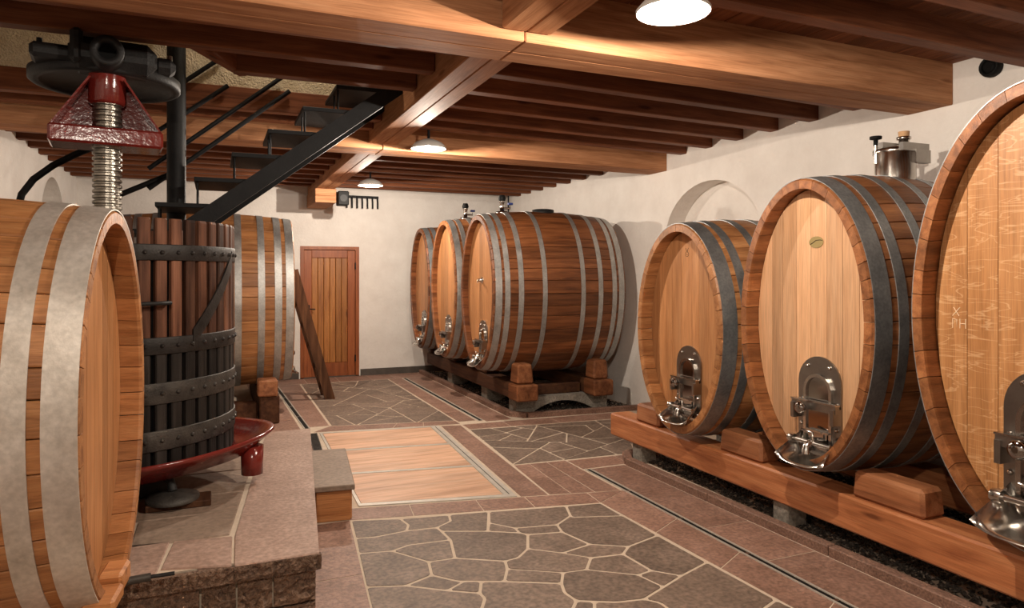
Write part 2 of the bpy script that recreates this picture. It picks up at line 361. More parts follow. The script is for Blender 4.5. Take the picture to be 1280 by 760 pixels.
# the front panel: outlines read off the photograph (crop of 5.333 px per photo px from 430, 620)
FS = [[(45,163),(375,150),(430,190),(415,230),(210,270),(75,280)],
 [(375,150),(700,125),(712,165),(620,208),(415,230),(430,190)],
 [(700,125),(965,103),(958,232),(650,232),(620,208),(712,165)],
 [(965,103),(1480,65),(1510,130),(1420,190),(1140,212),(968,178)],
 [(968,178),(1140,212),(1170,243),(958,232)],
 [(1140,212),(1420,190),(1455,238),(1225,255),(1170,243)],
 [(1480,65),(1710,45),(1860,130),(1525,140),(1510,130)],
 [(1525,140),(1860,130),(2090,260),(1895,335),(1640,320),(1455,238),(1420,190),(1510,130)],
 [(75,280),(210,270),(415,230),(620,208),(650,232),(710,290),(430,325),(320,365),(95,382)],
 [(320,365),(430,325),(710,290),(740,412),(565,437)],
 [(650,232),(958,232),(1170,243),(1225,255),(1225,350),(1160,410),(1075,432),(740,412),(710,290)],
 [(1225,255),(1455,238),(1640,320),(1455,378),(1225,350)],
 [(1455,378),(1640,320),(1895,335),(1860,385),(1645,410)],
 [(1225,350),(1455,378),(1645,410),(1615,490),(1460,510),(1090,485),(1075,432),(1160,410)],
 [(1645,410),(1860,385),(2050,495),(1960,525),(1615,490)],
 [(1860,385),(1895,335),(2090,260),(2420,440),(2250,530),(2050,495)],
 [(1960,525),(2050,495),(2250,530),(2130,605)],
 [(1460,510),(1615,490),(1960,525),(2130,605),(2000,685),(1820,705),(1550,695),(1470,640),(1450,580)],
 [(95,382),(320,365),(565,437),(585,525),(410,595),(145,605)],
 [(565,437),(740,412),(1075,432),(1088,485),(1070,567),(760,565),(585,525)],
 [(1088,485),(1460,510),(1450,580),(1070,567)],
 [(585,525),(760,565),(800,568),(690,628),(410,595)],
 [(800,568),(915,568),(905,645),(690,628)],
 [(145,605),(410,595),(690,628),(905,645),(940,680),(900,800),(880,1000),(240,1000)],
 [(915,568),(1070,567),(1450,580),(1470,640),(1550,695),(1500,800),(1480,1000),(880,1000),(900,800),(940,680),(905,645)],
 [(1550,695),(1670,702),(1675,1000),(1480,1000),(1500,800)],
 [(1670,702),(1820,705),(2000,685),(2110,710),(2160,747),(2250,1000),(1675,1000)],
 [(2000,685),(2130,605),(2250,530),(2420,440),(2880,690),(2800,747),(2700,1000),(2250,1000),(2160,747),(2110,710)],
 [(2880,690),(3000,747),(3400,960),(3400,1000),(2700,1000),(2800,747)]]
fpx = lambda p: on_z(430+p[0]/5.333, 620+p[1]/5.333).xy
def ext(p, q, y): return (p.x+(q.x-p.x)*(y-p.y)/(q.y-p.y), y)
for st_ in FS: stone('flagstone', [fpx(p) for p in st_], flag, floor, .016, random.uniform(-.002, .001), rounded=True)
flagstones([fpx((240, 1004)), fpx((3400, 1004)), ext(fpx((1710, 43)), fpx((3000, 747)), -1.2), ext(fpx((40, 160)), fpx((180, 747)), -1.2)], .14)
flagstones([(2.29, 5.36), (4.35, 5.25), (4.35, 6.58), (2.385, 6.74)], .10)
flagstones([(1.11, 7.48), (2.39, 7.22), (2.39, 10.45), (1.12, 10.45)], .13)
TL, TR = fpx((40, 160)), fpx((1710, 43))
lft = ext(TL, fpx((180, 747)), -1.2); rgt = ext(TR, fpx((3000, 747)), -1.2)
stone('paver', [TR, (2.768, 4.41), (TR.x+.02, 4.465)], paver, floor, .006)
pavers([TL, TR, (TR.x+.02, 4.47), (.83, 4.80)], 4, 1)
pavers([(2.01, 4.575), (2.21, 4.535), (2.375, 6.98), (2.17, 7.03)], 1, 4)
pavers([(2.22, 4.535), (2.75, 4.42), (2.75, 5.31), (2.285, 5.345)], 3, 2)
pavers([rgt, (2.775, -1.2), (2.768, 4.41), (TR.x+.002, TR.y)], 1, 9)
pavers([(2.828, -1.2), (3.26, -1.2), (3.145, 5.0), (2.823, 5.0)], 1, 9)
pavers([(2.76, 5.02), (4.4, 5.04), (4.4, 5.235), (2.76, 5.30)], 4, 1)
pavers([(2.395, 6.76), (4.4, 6.60), (4.4, 6.92), (2.395, 7.0)], 4, 1)
pavers([(2.405, 7.15), (2.605, 7.15), (2.605, 10.45), (2.405, 10.45)], 1, 6)
pavers([(2.69, 7.05), (2.99, 7.05), (2.99, 10.45), (2.69, 10.45)], 1, 6)
pavers([(.9, 7.25), (2.39, 7.04), (2.39, 7.21), (1.09, 7.47)], 4, 1)
pavers([(.885, 7.5), (1.095, 7.5), (1.105, 10.45), (.80, 10.45)], 1, 5)
pavers([(.45, 5.7), (.83, 5.7), (.735, 10.9), (.40, 10.9)], 1, 7)
pavers([(.80, 10.47), (3.0, 10.47), (3.0, 10.98), (.80, 10.98)], 5, 1)
pavers([(-.05, -1.2), lft, (TL.x, TL.y), (.46, 4.57)], 1, 7)
pavers([(-1.6, -3.1), (3.2, -3.1), (3.2, -1.22), (-1.6, -1.22)], 8, 3)
pavers([(-1.6, -1.2), (-.01, -1.2), (.20, 1.9), (-1.6, 1.9)], 3, 5)
# drains: two thin steel rails with a black slot between them
def drain(p, q, label, wdt=.06):
    p, q = Vector(p), Vector(q); d = q-p; L = d.length; rz = math.atan2(d.y, d.x)
    r = empty('slot_drain', (p.x, p.y, 0), rz); tag(r, label, 'drain', 'slot drains')
    for s in (-1, 1):
        MB().box(0, L, s*wdt/2-.0055, s*wdt/2+.0055, -.012, .003).build('edge_rail', alu, r)
    MB().box(0, L, -wdt/2+.008, wdt/2-.008, -.012, -.0012).build('slot', black, r)
    n = max(2, int(L/.6))
    for k in range(1, n):
        MB().box(L*k/n-.01, L*k/n+.01, -wdt/2+.006, wdt/2-.006, -.012, .0005).build('cross_bar', steel_b, r)
drain((2.80, -1.2), (2.795, 5.0), 'narrow steel slot drain in pavers along the larch cask rail', .044)
drain((2.65, 7.12), (2.645, 10.45), 'narrow steel slot drain beside the curb of the three far casks', .05)
drain((.86, 7.45), (.765, 10.7), 'narrow steel slot drain in pavers below the cask with leaning ladder', .05)
# floor hatch
hq = [Vector(p) for p in [(.90, 4.815), (1.985, 4.585), (2.145, 7.04), (.95, 7.19)]]
hr = empty('floor_hatch', (1.45, 5.8, 0)); tag(hr, 'wooden floor hatch of three pale panels in a steel frame', 'hatch')
inv = Vector((1.45, 5.8))
def hP(u, v): return (hq[0]*(1-u)+hq[1]*u)*(1-v)+(hq[3]*(1-u)+hq[2]*u)*v-inv
def hquad(name, u0, u1, v0, v1, z0, z1, mat):
    q = [hP(u0, v0), hP(u1, v0), hP(u1, v1), hP(u0, v1)]
    MB().prism([(p.x, p.y, z1) for p in q], [(p.x, p.y, z0) for p in q]).build(name, mat, hr)
hquad('frame_bar', .0, 1, .0, .022, -.013, .004, alu); hquad('frame_bar', .0, 1, .98, 1, -.013, .004, alu)
hquad('frame_bar', .93, 1, .022, .98, -.013, .004, alu); hquad('frame_bar', .0, .02, .022, .98, -.013, .004, alu)
for a, b in ((.026, .335), (.36, .66), (.685, .976)): hquad('panel', .024, .922, a, b, -.013, .003, hatch_m)
hquad('frame_bar', .02, .93, .339, .356, -.013, .004, alu); hquad('frame_bar', .02, .93, .664, .681, -.013, .004, alu)
hquad('inner_seam', .962, .968, .022, .98, .004, .0045, black)
gr = empty('floor_grate', (.86, 6.75, 0), -.06); tag(gr, 'small dark metal grate strip beside the wooden floor hatch', 'grate')
MB().box(-.04, .04, -.45, .45, -.013, -.001).build('tray', black, gr)
for s in (-1, 1): MB().box(s*.037-.004, s*.037+.004, -.45, .45, -.012, .003).build('edge_bar', iron_g, gr)
for k in range(24): MB().box(-.034, .034, -.44+k*.0375, -.428+k*.0375, -.01, .002).build('grate_bar', iron_g, gr)

# ------------------------------------------------------------------ baseboards
for nm, x0, x1 in (('baseboard_back', DX1+.02, XR), ('baseboard_left', XL, DX0-.02)):
    o = MB().box(x0, x1, YB-.02, YB+.01, 0, .1).build(nm, base_d); tag(o, 'dark stone skirting along the foot of the end wall', 'baseboard', kind='structure')

# ------------------------------------------------------------------ ceiling timber
def beam(name, x0, y0, x1, y1, wdt, zb, zt, mat, ch=.006):
    d = Vector((x1-x0, y1-y0)); L = d.length
    return cbox(name, mat, (L, wdt, zt-zb), ((x0+x1)/2, (y0+y1)/2, (zb+zt)/2), math.atan2(d.y, d.x), ch, ceiling)
zt = ZC+.02
bw = .168
for nm, y in (('cross_beam', 3.235), ('cross_beam', 3.405)):       # each transverse beam is two timbers, jointed at the middle
    beam(nm, XL, y-.02, 1.405, y, bw, 2.75, zt, beam_m); beam(nm, 1.409, y, XR+.0, y+.04, bw, 2.75, zt, beam_m)
for nm, y in (('cross_beam', 6.45), ('cross_beam', 6.62)):
    beam(nm, XL, y, 1.405, y, bw, 2.745, zt, beam_m); beam(nm, 1.409, y, XR, y+.1, bw, 2.745, zt, beam_m)
for ya, yb in ((YF, 3.14), (3.50, 6.36), (6.71, YB)):
    beam('long_beam', 1.345, ya, 1.345, yb, .13, 2.795, zt, beam_m); beam('long_beam', 1.478, ya, 1.478, yb, .13, 2.795, zt, beam_m)
rj = [2.28, 2.74, 4.0, 4.44, 4.89, 5.34, 5.79, 6.21, 7.05, 7.5, 7.95, 8.4, 8.85, 9.3, 9.75, 10.2, 10.6]+[1.8, 1.3, .8, .3, -.2, -.7, -1.2, -1.7, -2.2, -2.7]
for y in rj: beam('joist', 1.55, y-.05-.2*(1 if y > 3.6 and y < 6.6 else .25), XR, y-.05, .1, 2.88, zt, joist_m)
lj = [3.88, 4.33, 4.77, 5.87, 6.22, 7.05, 7.5, 7.95, 8.4, 8.85, 9.3, 9.75, 10.2, 10.6]+[2.6, 2.1, 1.6, 1.1, .6, .1, -.4, -.9, -1.4, -1.9, -2.4]
for y in lj:
    x0 = {4.77: .10}.get(y, XL)
    beam('joist', x0, y, 1.275, y-.03, .1, 2.88, zt, joist_m)
beam('joist', -.12, 4.36, .16, 4.86, .06, 2.885, zt, joist_m)      # slanted trimmer at the stair opening
# boards above the joists, running along the room
bx = XL; bwid = .157
while bx < XR-.01:
    x1 = min(bx+bwid, XR); xa, xb = bx+.002, x1-.002
    segs = [(YF, 3.3), (3.3, 6.5), (6.5, YB)] if xa > OX1 or xb < OX0 else [(YF, 3.3), (3.3, OY0), (OY1, 6.5), (6.5, YB)]
    for a, b in segs:
        cbox('ceiling_board', board_m, (xb-xa, b-a-.004, .024), ((xa+xb)/2, (a+b)/2, ZC+.012), 0, .004, ceiling)
    bx = x1
# corbel under the long beam at the back wall
for zz, hh in ((2.745, .097), (2.647, .097)):
    cbox('corbel_block', beam_m, (.29, 1.0, hh), (1.41, 10.49, zz-hh/2+.046), 0, .006, ceiling)
bb = empty('speaker_box', (1.64, 10.0, 2.56)); tag(bb, 'small black box fixed beside the corbel over the door', 'speaker')
cbox('housing', black, (.15, .2, .2), (0, 0, .1), 0, .012, bb); MB().lathe([(.05, 0), (.05, .004)], 16, Matrix.Translation((0, -.1, .1)) @ Matrix.Rotation(math.pi/2, 4, 'X')).build('grille', iron, bb)
pr = empty('peg_rail', (2.1, 10.97, 2.6)); tag(pr, 'dark peg rail hung high on the white end wall', 'peg rail')
MB().box(-.26, .26, -.005, .03, .18, .22).build('rail', iron, pr)
for k in range(7): MB().tube([(-.24+k*.08, -.005, .2), (-.24+k*.08, -.03, .12), (-.24+k*.08, -.03, .02)], .014, 8).build('peg', iron, pr)
pp = MB().tube([(4.45, 10.9, 2.2), (4.45, 10.9, 3.0)], .025, 10).build('conduit_pipe', iron_g); tag(pp, 'thin vertical pipe in the corner behind the three far casks', 'pipe')
pp = MB().tube([(4.56, 10.9, 2.2), (4.56, 10.9, 3.0)], .012, 10).build('conduit_pipe', iron); tag(pp, 'thin black cable conduit in the corner behind the three far casks', 'pipe')
v = empty('wall_vent', (4.60, 2.92, 2.93)); tag(v, 'black round vent outlet on the white wall below the joists', 'vent')
Mx = Matrix.Rotation(-math.pi/2, 4, 'Y')
MB().lathe([(.062, -.015), (.066, .02), (.06, .04), (.048, .045), (.046, .01)], 24, Mx, cap=False).build('ring', black, v)
MB().lathe([(.05, .0), (.05, .03), (.03, .042)], 24, Mx).build('cap', black, v)

# ------------------------------------------------------------------ lamps
def lamp(x, y, zz, label, group='round ceiling lamps', power=LAMP_W, ceil=ZC):
    r = empty('ceiling_lamp', (x, y, zz)); tag(r, label, 'lamp', group)
    MB().lathe([(.155, .0), (.158, .012), (.12, .055), (.05, .085), (.02, .09)], 40).build('shade', enamel, r)
    MB().tube([(0, 0, .09), (0, 0, ceil-zz-.02)], .012, 10).build('stem', blackp, r)
    MB().lathe([(.05, ceil-zz-.03), (.05, ceil-zz)], 20).build('ceiling_rose', enamel, r)
    MB().lathe([(.15, .006), (.147, .0), (.10, -.006), (.03, -.008), (.002, -.008)], 40).build('diffuser', glow, r)
    ld = bpy.data.lights.new('lamp_light', 'POINT'); ld.energy = power; ld.color = (1, .87, .73); ld.shadow_soft_size = .012
    lo = bpy.data.objects.new('lamp_light', ld); C.objects.link(lo); lo.parent = r; lo.location = (0, 0, -.024)
lamp(1.79, 2.46, 2.71, 'glowing round ceiling lamp hanging before the front cross beam')
lamp(1.74, 6.0, 2.71, 'glowing round ceiling lamp hanging before the second cross beam')
lamp(1.79, 8.8, 2.71, 'glowing round ceiling lamp nearest to the end wall with the door')
lamp(.6, 5.32, 4.2, 'round ceiling lamp up in the stair opening', power=25, ceil=4.35)
lamp(-.15, .25, 2.68, 'round ceiling lamp in the bay on the press side of the long beam', power=LAMP_W*.75)

# ------------------------------------------------------------------ casks
def barrel(name, hx, hy, rz, a, b, zc, L, label, group, hoops, stv, hd, hoopm, ns=36, bulge=.06, rimt=.06, rec=.075, boards=9, seedv=0):
    """root at the foot of the front rim; local x runs from the front head into the cask"""
    r = empty(name, (hx, hy, zc-b), rz); tag(r, label, 'barrel', group)
    S = lambda x: 1+bulge*(1-((x-L/2)/(L/2))**2)
    P = lambda x, th, dr: (x, (a*S(x)+dr)*math.sin(th), b+(b*S(x)+dr)*math.cos(th))
    xs = [0, .012]+[L*k/8 for k in range(1, 8)]+[L-.012, L]
    rnd = random.Random(seedv)
    # even arc lengths round the oval
    M_ = 720; acc = [0]
    for k in range(M_):
        t0, t1 = 2*math.pi*k/M_, 2*math.pi*(k+1)/M_
        acc.append(acc[-1]+math.hypot(a*(math.sin(t1)-math.sin(t0)), b*(math.cos(t1)-math.cos(t0))))
    def th_at(s):
        s *= acc[-1]
        lo = 0
        while lo < M_ and acc[lo+1] < s: lo += 1
        return 2*math.pi*(lo+(s-acc[lo])/(acc[lo+1]-acc[lo]))/M_
    cuts = [0]
    for i in range(ns): cuts.append(cuts[-1]+rnd.uniform(.8, 1.25))
    cuts = [c/cuts[-1] for c in cuts]
    for i in range(ns):
        t0, t1 = th_at(cuts[i]), th_at(min(cuts[i+1], .99999)); e = .0018/max(a, b); d = (t1-t0)
        cs = [(t0+e, -rimt), (t0+e, -.0035), (t0+3*e, 0), (t0+d/3, 0), (t0+2*d/3, 0), (t1-3*e, 0), (t1-e, -.0035), (t1-e, -rimt), (t0+2*d/3, -rimt), (t0+d/3, -rimt)]
        n = len(cs); vs = []
        for j, x in enumerate(xs):
            cut = .008 if j in (0, len(xs)-1) else 0
            for k, (th, dr) in enumerate(cs): vs.append(P(x, th, dr-cut if 0 < k < 7 else dr+cut*.5))
        fs = [(j*n+k, j*n+(k+1) % n, (j+1)*n+(k+1) % n, (j+1)*n+k) for j in range(len(xs)-1) for k in range(n)]
        fs += [tuple(range(n)), tuple(range((len(xs)-1)*n+n-1, (len(xs)-1)*n-1, -1))]
        MB().add(vs, fs).build('stave', stv, r)
    # hoops
    ng = 88
    for f, wd in hoops:
        x0, x1 = L*f-wd/2, L*f+wd/2; m = MB()
        rings = [(x0, .0005), (x0, .005), (x1, .005), (x1, .0005)]
        for (xa, da), (xb, db), sm in ((rings[0], rings[1], False), (rings[1], rings[2], True), (rings[2], rings[3], False)):
            va = [P(xa, 2*math.pi*k/ng, da) for k in range(ng)]+[P(xb, 2*math.pi*k/ng, db) for k in range(ng)]
            m.add(va, [(k, (k+1) % ng, ng+(k+1) % ng, ng+k) for k in range(ng)], sm)
        h_ = m.build('hoop', hoopm, r)
    # heads
    ai, bi = a-rimt+.006, b-rimt+.006
    ws = [rnd.uniform(.75, 1.3) for _ in range(boards)]; tot = sum(ws); y = -ai
    for wv in ws:
        y1 = y+2*ai*wv/tot; ya, yb = y+.0015, y1-.0015; pts = []
        nn = 6
        for k in range(nn+1):
            yy = ya+(yb-ya)*k/nn; pts.append((yy, bi*math.sqrt(max(0, 1-(yy/ai)**2))))
        lo = [(yy, -z) for yy, z in pts][::-1]
        ring = pts+lo
        MB().prism([(rec, p, b+z) for p, z in ring], [(rec+.03, p, b+z) for p, z in ring]).build('head_board', hd, r, fixn=True)
        y = y1
    m = MB(); ring = [(ai*math.sin(2*math.pi*k/48), b+bi*math.cos(2*math.pi*k/48)) for k in range(48)]
    m.prism([(L-rec, p, z) for p, z in ring], [(L-rec-.03, p, z) for p, z in ring]).build('back_head', hd, r)
    return r
def archpts(w_, h_, y0, z0, n=14):
    rr = w_/2
    return [(y0-rr, z0)]+[(y0-rr*math.cos(math.pi*k/n), z0+h_-rr+rr*math.sin(math.pi*k/n)) for k in range(n+1)]+[(y0+rr, z0)]
def fittings(r, rec, y0, z0, s=1.0, simple=False):
    """stainless door with tap and drip scoop on the lower head; -x points out of the cask"""
    w_, h_ = .31*s, .60*s; x = rec
    pl = archpts(w_, h_, y0, z0)
    plate = MB().prism([(x-.012, y, z) for y, z in pl], [(x-.0005, y, z) for y, z in pl]).build('door_plate', steel_b, r)
    tag(plate, 'stainless steel arched door plate')
    MRy = lambda xx, yy, zz: Matrix.Translation((xx, yy, zz)) @ Matrix.Rotation(-math.pi/2, 4, 'Y')
    # raised rim and polished door
    po = archpts(w_*.66, h_*.80, y0, z0+h_*.03); pi_ = archpts(w_*.54, h_*.74, y0, z0+h_*.06)
    m = MB(); n = len(po)
    ringo = [(x-.030, y, z) for y, z in po]; ringi = [(x-.030, y, z) for y, z in pi_]
    m.add([(x-.012, y, z) for y, z in po]+ringo, [(i, (i+1) % n, n+(i+1) % n, n+i) for i in range(n)])
    m.add(ringo+ringi, [(i, (i+1) % n, n+(i+1) % n, n+i) for i in range(n)])
    m.add(ringi+[(x-.014, y, z) for y, z in pi_], [(i, (i+1) % n, n+(i+1) % n, n+i) for i in range(n)])
    m.build('door_rim', steel, plate)
    MB().prism([(x-.018, y, z) for y, z in pi_], [(x-.012, y, z) for y, z in pi_]).build('polished_door', mirror, plate)
    # bolts round the plate
    for (by, bz) in [(-.40, .10), (-.40, .32), (-.40, .56), (-.25, .90), (.25, .90), (.40, .56), (.40, .32), (.40, .10)]:
        MB().lathe([(.012*s, 0), (.012*s, .01), (.006*s, .015)], 10, MRy(x-.012, y0+by*w_*1.03, z0+bz*h_)).build('bolt', steel, plate)
    # clamping bar, knob, bracket
    zb = z0+h_*.56
    MB().box(x-.062, x-.03, y0-w_*.52, y0+w_*.52, zb-.045*s, zb+.0*s).build('clamp_bar', steel_b, plate)
    MB().box(x-.066, x-.028, y0-w_*.53, y0+w_*.53, zb-.0*s, zb+.008*s).build('clamp_flange', steel, plate)
    MB().lathe([(.012*s, 0), (.012*s, .03), (.034*s, .032), (.038*s, .045), (.03*s, .06), (.012*s, .064)], 20, MRy(x-.06, y0+w_*.18, zb-.035*s)).build('hand_knob', mirror, plate)
    for sg in (-1, 1):
        MB().box(x-.075, x-.012, y0+sg*w_*.47-.012*s, y0+sg*w_*.47+.012*s, zb-.11*s, zb-.02*s).build('hinge_lug', steel_b, plate)
    MB().box(x-.045, x-.013, y0-w_*.30, y0+w_*.22, zb-.175*s, zb-.165*s).build('door_handle', steel, plate)
    MB().box(x-.032, x-.013, y0-w_*.24, y0+w_*.20, zb-.25*s, zb-.17*s).build('lock_plate', mirror, plate)
    # tap with cross handle
    zt_ = z0+h_*.17
    MB().tube([(x-.075, y0-w_*.46, zt_), (x-.075, y0+w_*.50, zt_)], .014*s, 12).build('tap_pipe', steel, plate)
    MB().lathe([(.026*s, -.02*s), (.030*s, .0), (.026*s, .02*s)], 16, Matrix.Translation((x-.075, y0+w_*.46, zt_)) @ Matrix.Rotation(math.pi/2, 4, 'X')).build('tap_cap', steel, plate)
    MB().tube([(x-.012, y0, zt_+.01), (x-.08, y0, zt_), (x-.11, y0, zt_-.02*s), (x-.115, y0, zt_-.06*s)], .022*s, 12).build('tap_body', steel, plate)
    MB().tube([(x-.075, y0-w_*.05, zt_), (x-.08, y0-w_*.05, zt_+.06*s), (x-.085, y0+w_*.2, zt_+.07*s)], .008*s, 8).build('tap_lever', steel, plate)
    # drip scoop flaring out below the tap
    m = MB(); nu, nv = 10, 6; vs = []
    for j in range(nv+1):
        t = j/nv; xx = x-.012-.20*s*t; hw = (.42+.16*t)*w_; zz = z0+.03*s-.07*s*t+.03*s*t*t
        for i in range(nu+1):
            q = -1+2*i/nu; vs.append((xx+.035*s*abs(q)**2*t, y0+q*hw, zz+(.10*(1-t)**.8+.022)*s*abs(q)**4))
    fs = [(j*(nu+1)+i, j*(nu+1)+i+1, (j+1)*(nu+1)+i+1, (j+1)*(nu+1)+i) for j in range(nv) for i in range(nu)]
    m.add(vs, fs, True); o = m.build('drip_scoop', steel, plate)
    md = o.modifiers.new('solid', 'SOLIDIFY'); md.thickness = .004
    return plate
HF = [(.035, .075), (.095, .06), (.19, .06), (.36, .055), (.65, .055), (.79, .06), (.905, .06), (.965, .075)]
HN = [(.05, .115), (.15, .07), (.30, .065), (.46, .06), (.62, .06), (.78, .06), (.90, .07), (.96, .08)]
GF, GN, GL = 'three casks by the end wall', 'casks on the larch rail', 'casks on the press side'
# near group: heads face the aisle
n1 = barrel('wine_cask', 3.15, 4.30, 0, .515, .78, 1.19, 1.36, 'oval oak cask on larch rail with honey brown head and small printed mark', GN, HN, stave_pale, head_b, galv_d, seedv=1, rec=.105)
fittings(n1, .105, -.03, .10, .92)
n2 = barrel('wine_cask', 3.15, 3.105, 0, .50, .85, 1.305, 1.40, 'oval oak cask on larch rail with pale head and olive oval badge', GN, HN, stave_m, head_m, galv_d, boards=8, seedv=2, rec=.105)
fittings(n2, .105, -.06, .06, 1.0)
n3 = barrel('wine_cask', 3.15, 1.83, 0, .56, 1.00, 1.42, 1.40, 'tallest oval oak cask on larch rail with flecked figured head boards', GN, HN, stave_m, head_fig, galv_d, boards=7, seedv=3, rec=.105)
fittings(n3, .105, .0, .08, 1.15)
# marks on the heads
nb = 28
ring = [(.052*math.cos(2*math.pi*k/nb), .034*math.sin(2*math.pi*k/nb)) for k in range(nb)]
badge = MB().prism([(.101, -.03+y, 1.33+z) for y, z in ring], [(.1045, -.03+y, 1.33+z) for y, z in ring]).build('badge', badge_m, n2); tag(badge, 'olive oval badge with a thin curved line')
MB().tube([(.1005, -.03+.043, 1.318), (.1005, -.03+.025, 1.326), (.1005, -.03+.0, 1.341), (.1005, -.03-.03, 1.342), (.1005, -.03-.046, 1.339)], .0022, 6).build('badge_line', ink, badge)
mk = MB().tube([(.1045, .0+.018*math.cos(2*math.pi*k/20), 1.335+.018*math.sin(2*math.pi*k/20)) for k in range(21)], .0018, 5)
mk.tube([(.1045, .016, 1.382), (.1045, .006, 1.366), (.1045, 0, 1.352)], .0018, 5).tube([(.1045, -.016, 1.382), (.1045, -.006, 1.366), (.1045, 0, 1.352)], .0018, 5)
mk.tube([(.1045, .0, 1.338), (.1045, .0, 1.330)], .003, 5)
mk.build('printed_mark', ink, n1)
# chalk letters on the tall cask
def strokes(segs, y0, z0, s):
    m = MB()
    for seg in segs: m.tube([(.1042, y0-p*s, z0+q*s) for p, q in seg], .0022, 5)
    return m
strokes([[(0, 1.3), (.8, 2.2)], [(.1, 2.2), (.7, 1.3)], [(0, 0), (.0, 1)], [(0, 1), (.45, .9), (.45, 0)], [(.8, 0), (.8, 1)], [(1.4, 0), (1.4, 1)], [(.8, .5), (1.4, .5)]], .42, .92, .045).build('chalk_letters', chalk, n3)
# steel manway on top of the badged cask
neck = MB().lathe([(.118, 1.72), (.118, 1.895), (.128, 1.90), (.128, 1.925), (.10, 1.935), (.0, 1.937)], 36, Matrix.Translation((.80, 0, 0)), cap=False).build('manway_neck', steel, n2); tag(neck, 'stainless steel manway neck')
MB().box(.67, .95, -.018, .018, 1.93, 1.965).build('clamp_arm', steel_b, neck)
MB().box(.70, .93, -.135, -.105, 1.90, 1.95).build('clamp_arm', steel_b, neck)
MB().lathe([(.03, 1.937), (.03, 1.985), (.042, 1.99), (.042, 2.005), (.03, 2.01)], 20, Matrix.Translation((.84, -.03, 0))).build('bung_collar', steel, neck)
MB().lathe([(.03, 2.008), (.033, 2.04)], 20, Matrix.Translation((.84, -.03, 0))).build('cork_bung', cork, neck)
MB().tube([(.69, .045, 1.84), (.69, .05, 1.98)], .012, 10).build('screw_rod', steel, neck)
MB().lathe([(.014, 1.955), (.014, 1.99), (.036, 1.995), (.036, 2.012), (.01, 2.014)], 12, Matrix.Translation((.69, .05, 0))).build('star_knob', black, neck)
MB().box(.80, .93, -.145, -.10, 1.83, 1.91).build('hinge_bracket', steel_b, neck)
# far group
f3 = barrel('wine_cask', 2.75, 7.53, 0, .55, .885, 1.39, 1.66, 'dark oak cask with eight steel hoops standing on the arched concrete saddle', GF, HF, stave_old, head_b, galv, seedv=4, bulge=.07)
fittings(f3, .075, -.05, .05, .85)
f2 = barrel('wine_cask', 2.75, 8.83, 0, .55, .90, 1.40, 1.66, 'oak cask between the dark eight-hooped cask and the cask at the end wall', GF, HF, stave_m, head_b, galv, seedv=5, bulge=.07)
fittings(f2, .075, -.05, .05, .85)
f1 = barrel('wine_cask', 2.75, 9.985, 0, .515, .88, 1.385, 1.66, 'oak cask tucked against the white end wall beside the far curb', GF, HF, stave_old, head_b, galv_d, seedv=6, bulge=.05)
fittings(f1, .075, -.05, .05, .85)
tp = MB().lathe([(.035, 0), (.035, .01), (.02, .014), (.02, .05)], 16, Matrix.Translation((.075, .0, 1.02)) @ Matrix.Rotation(-math.pi/2, 4, 'Y')).build('sample_tap', steel, f3); tag(tp, 'small chrome sample tap')
MB().tube([(.02, 0, 1.02), (.0, -.05, 1.02), (-.005, -.055, .99)], .009, 8).build('tap_spout', steel, tp)
for br, hb, xx in ((f3, 1.80, .32), (f2, 1.83, .32)):
    st = MB().lathe([(.07, hb), (.07, hb+.02), (.026, hb+.022), (.026, hb+.12), (.034, hb+.125), (.034, hb+.14)], 18, Matrix.Translation((xx, 0, 0))).build('bung_valve', steel, br)
    MB().lathe([(.035, hb+.14), (.045, hb+.17), (.03, hb+.21)], 14, Matrix.Translation((xx, 0, 0))).build('rubber_bung', black, st)
    MB().tube([(xx, 0, hb+.06), (xx+.1, 0, hb+.06), (xx+.1, 0, hb+.1)], .012, 8).build('side_pipe', steel, st)
    MB().box(xx+.075, xx+.13, -.02, .02, hb+.1, hb+.125).build('valve_lever', blue, st)
lid = MB().lathe([(.13, 1.81), (.13, 1.855), (.10, 1.862), (.0, 1.863)], 24, Matrix.Translation((.85, 0, 0)), cap=False).build('top_lid', blackp, f3)
# left side: cask behind the press, and the near one in the foreground
bB = barrel('wine_cask', .80, 8.58, math.pi, .56, .93, 1.30, 1.75, 'pale oak cask right behind the wine press, before the leaning ladder', GL, [(.03, .085), (.10, .075), (.20, .07), (.335, .07), (.66, .07), (.80, .07), (.9, .07), (.965, .08)], stave_pale, head_b, galv, seedv=7)
fittings(bB, .075, .0, .06, .8)
bC = barrel('wine_cask', .78, 9.87, math.pi, .49, .86, 1.25, 1.7, 'oak cask near the door corner with the ladder resting on its head', GL, [(.03, .085), (.10, .08), (.26, .08), (.52, .08), (.75, .07), (.9, .07), (.96, .08)], stave_pale, head_b, galv, seedv=9)
fittings(bC, .075, .15, .06, .8)
bA = barrel('wine_cask', -.335, 2.92, math.pi-.1, .48, .71, 1.12, 1.28, 'oak cask with wide stained hoops in front of the stone platform', GL, [(.039, .095), (.131, .068), (.45, .07), (.74, .08), (.93, .11)], stave_pale, head_b, galv_o, seedv=8, rimt=.05, rec=.085)
MB().lathe([(.03, 1.43), (.03, 1.50)], 14, Matrix.Translation((.6, 0, 0))).build('bung', cork, bA)

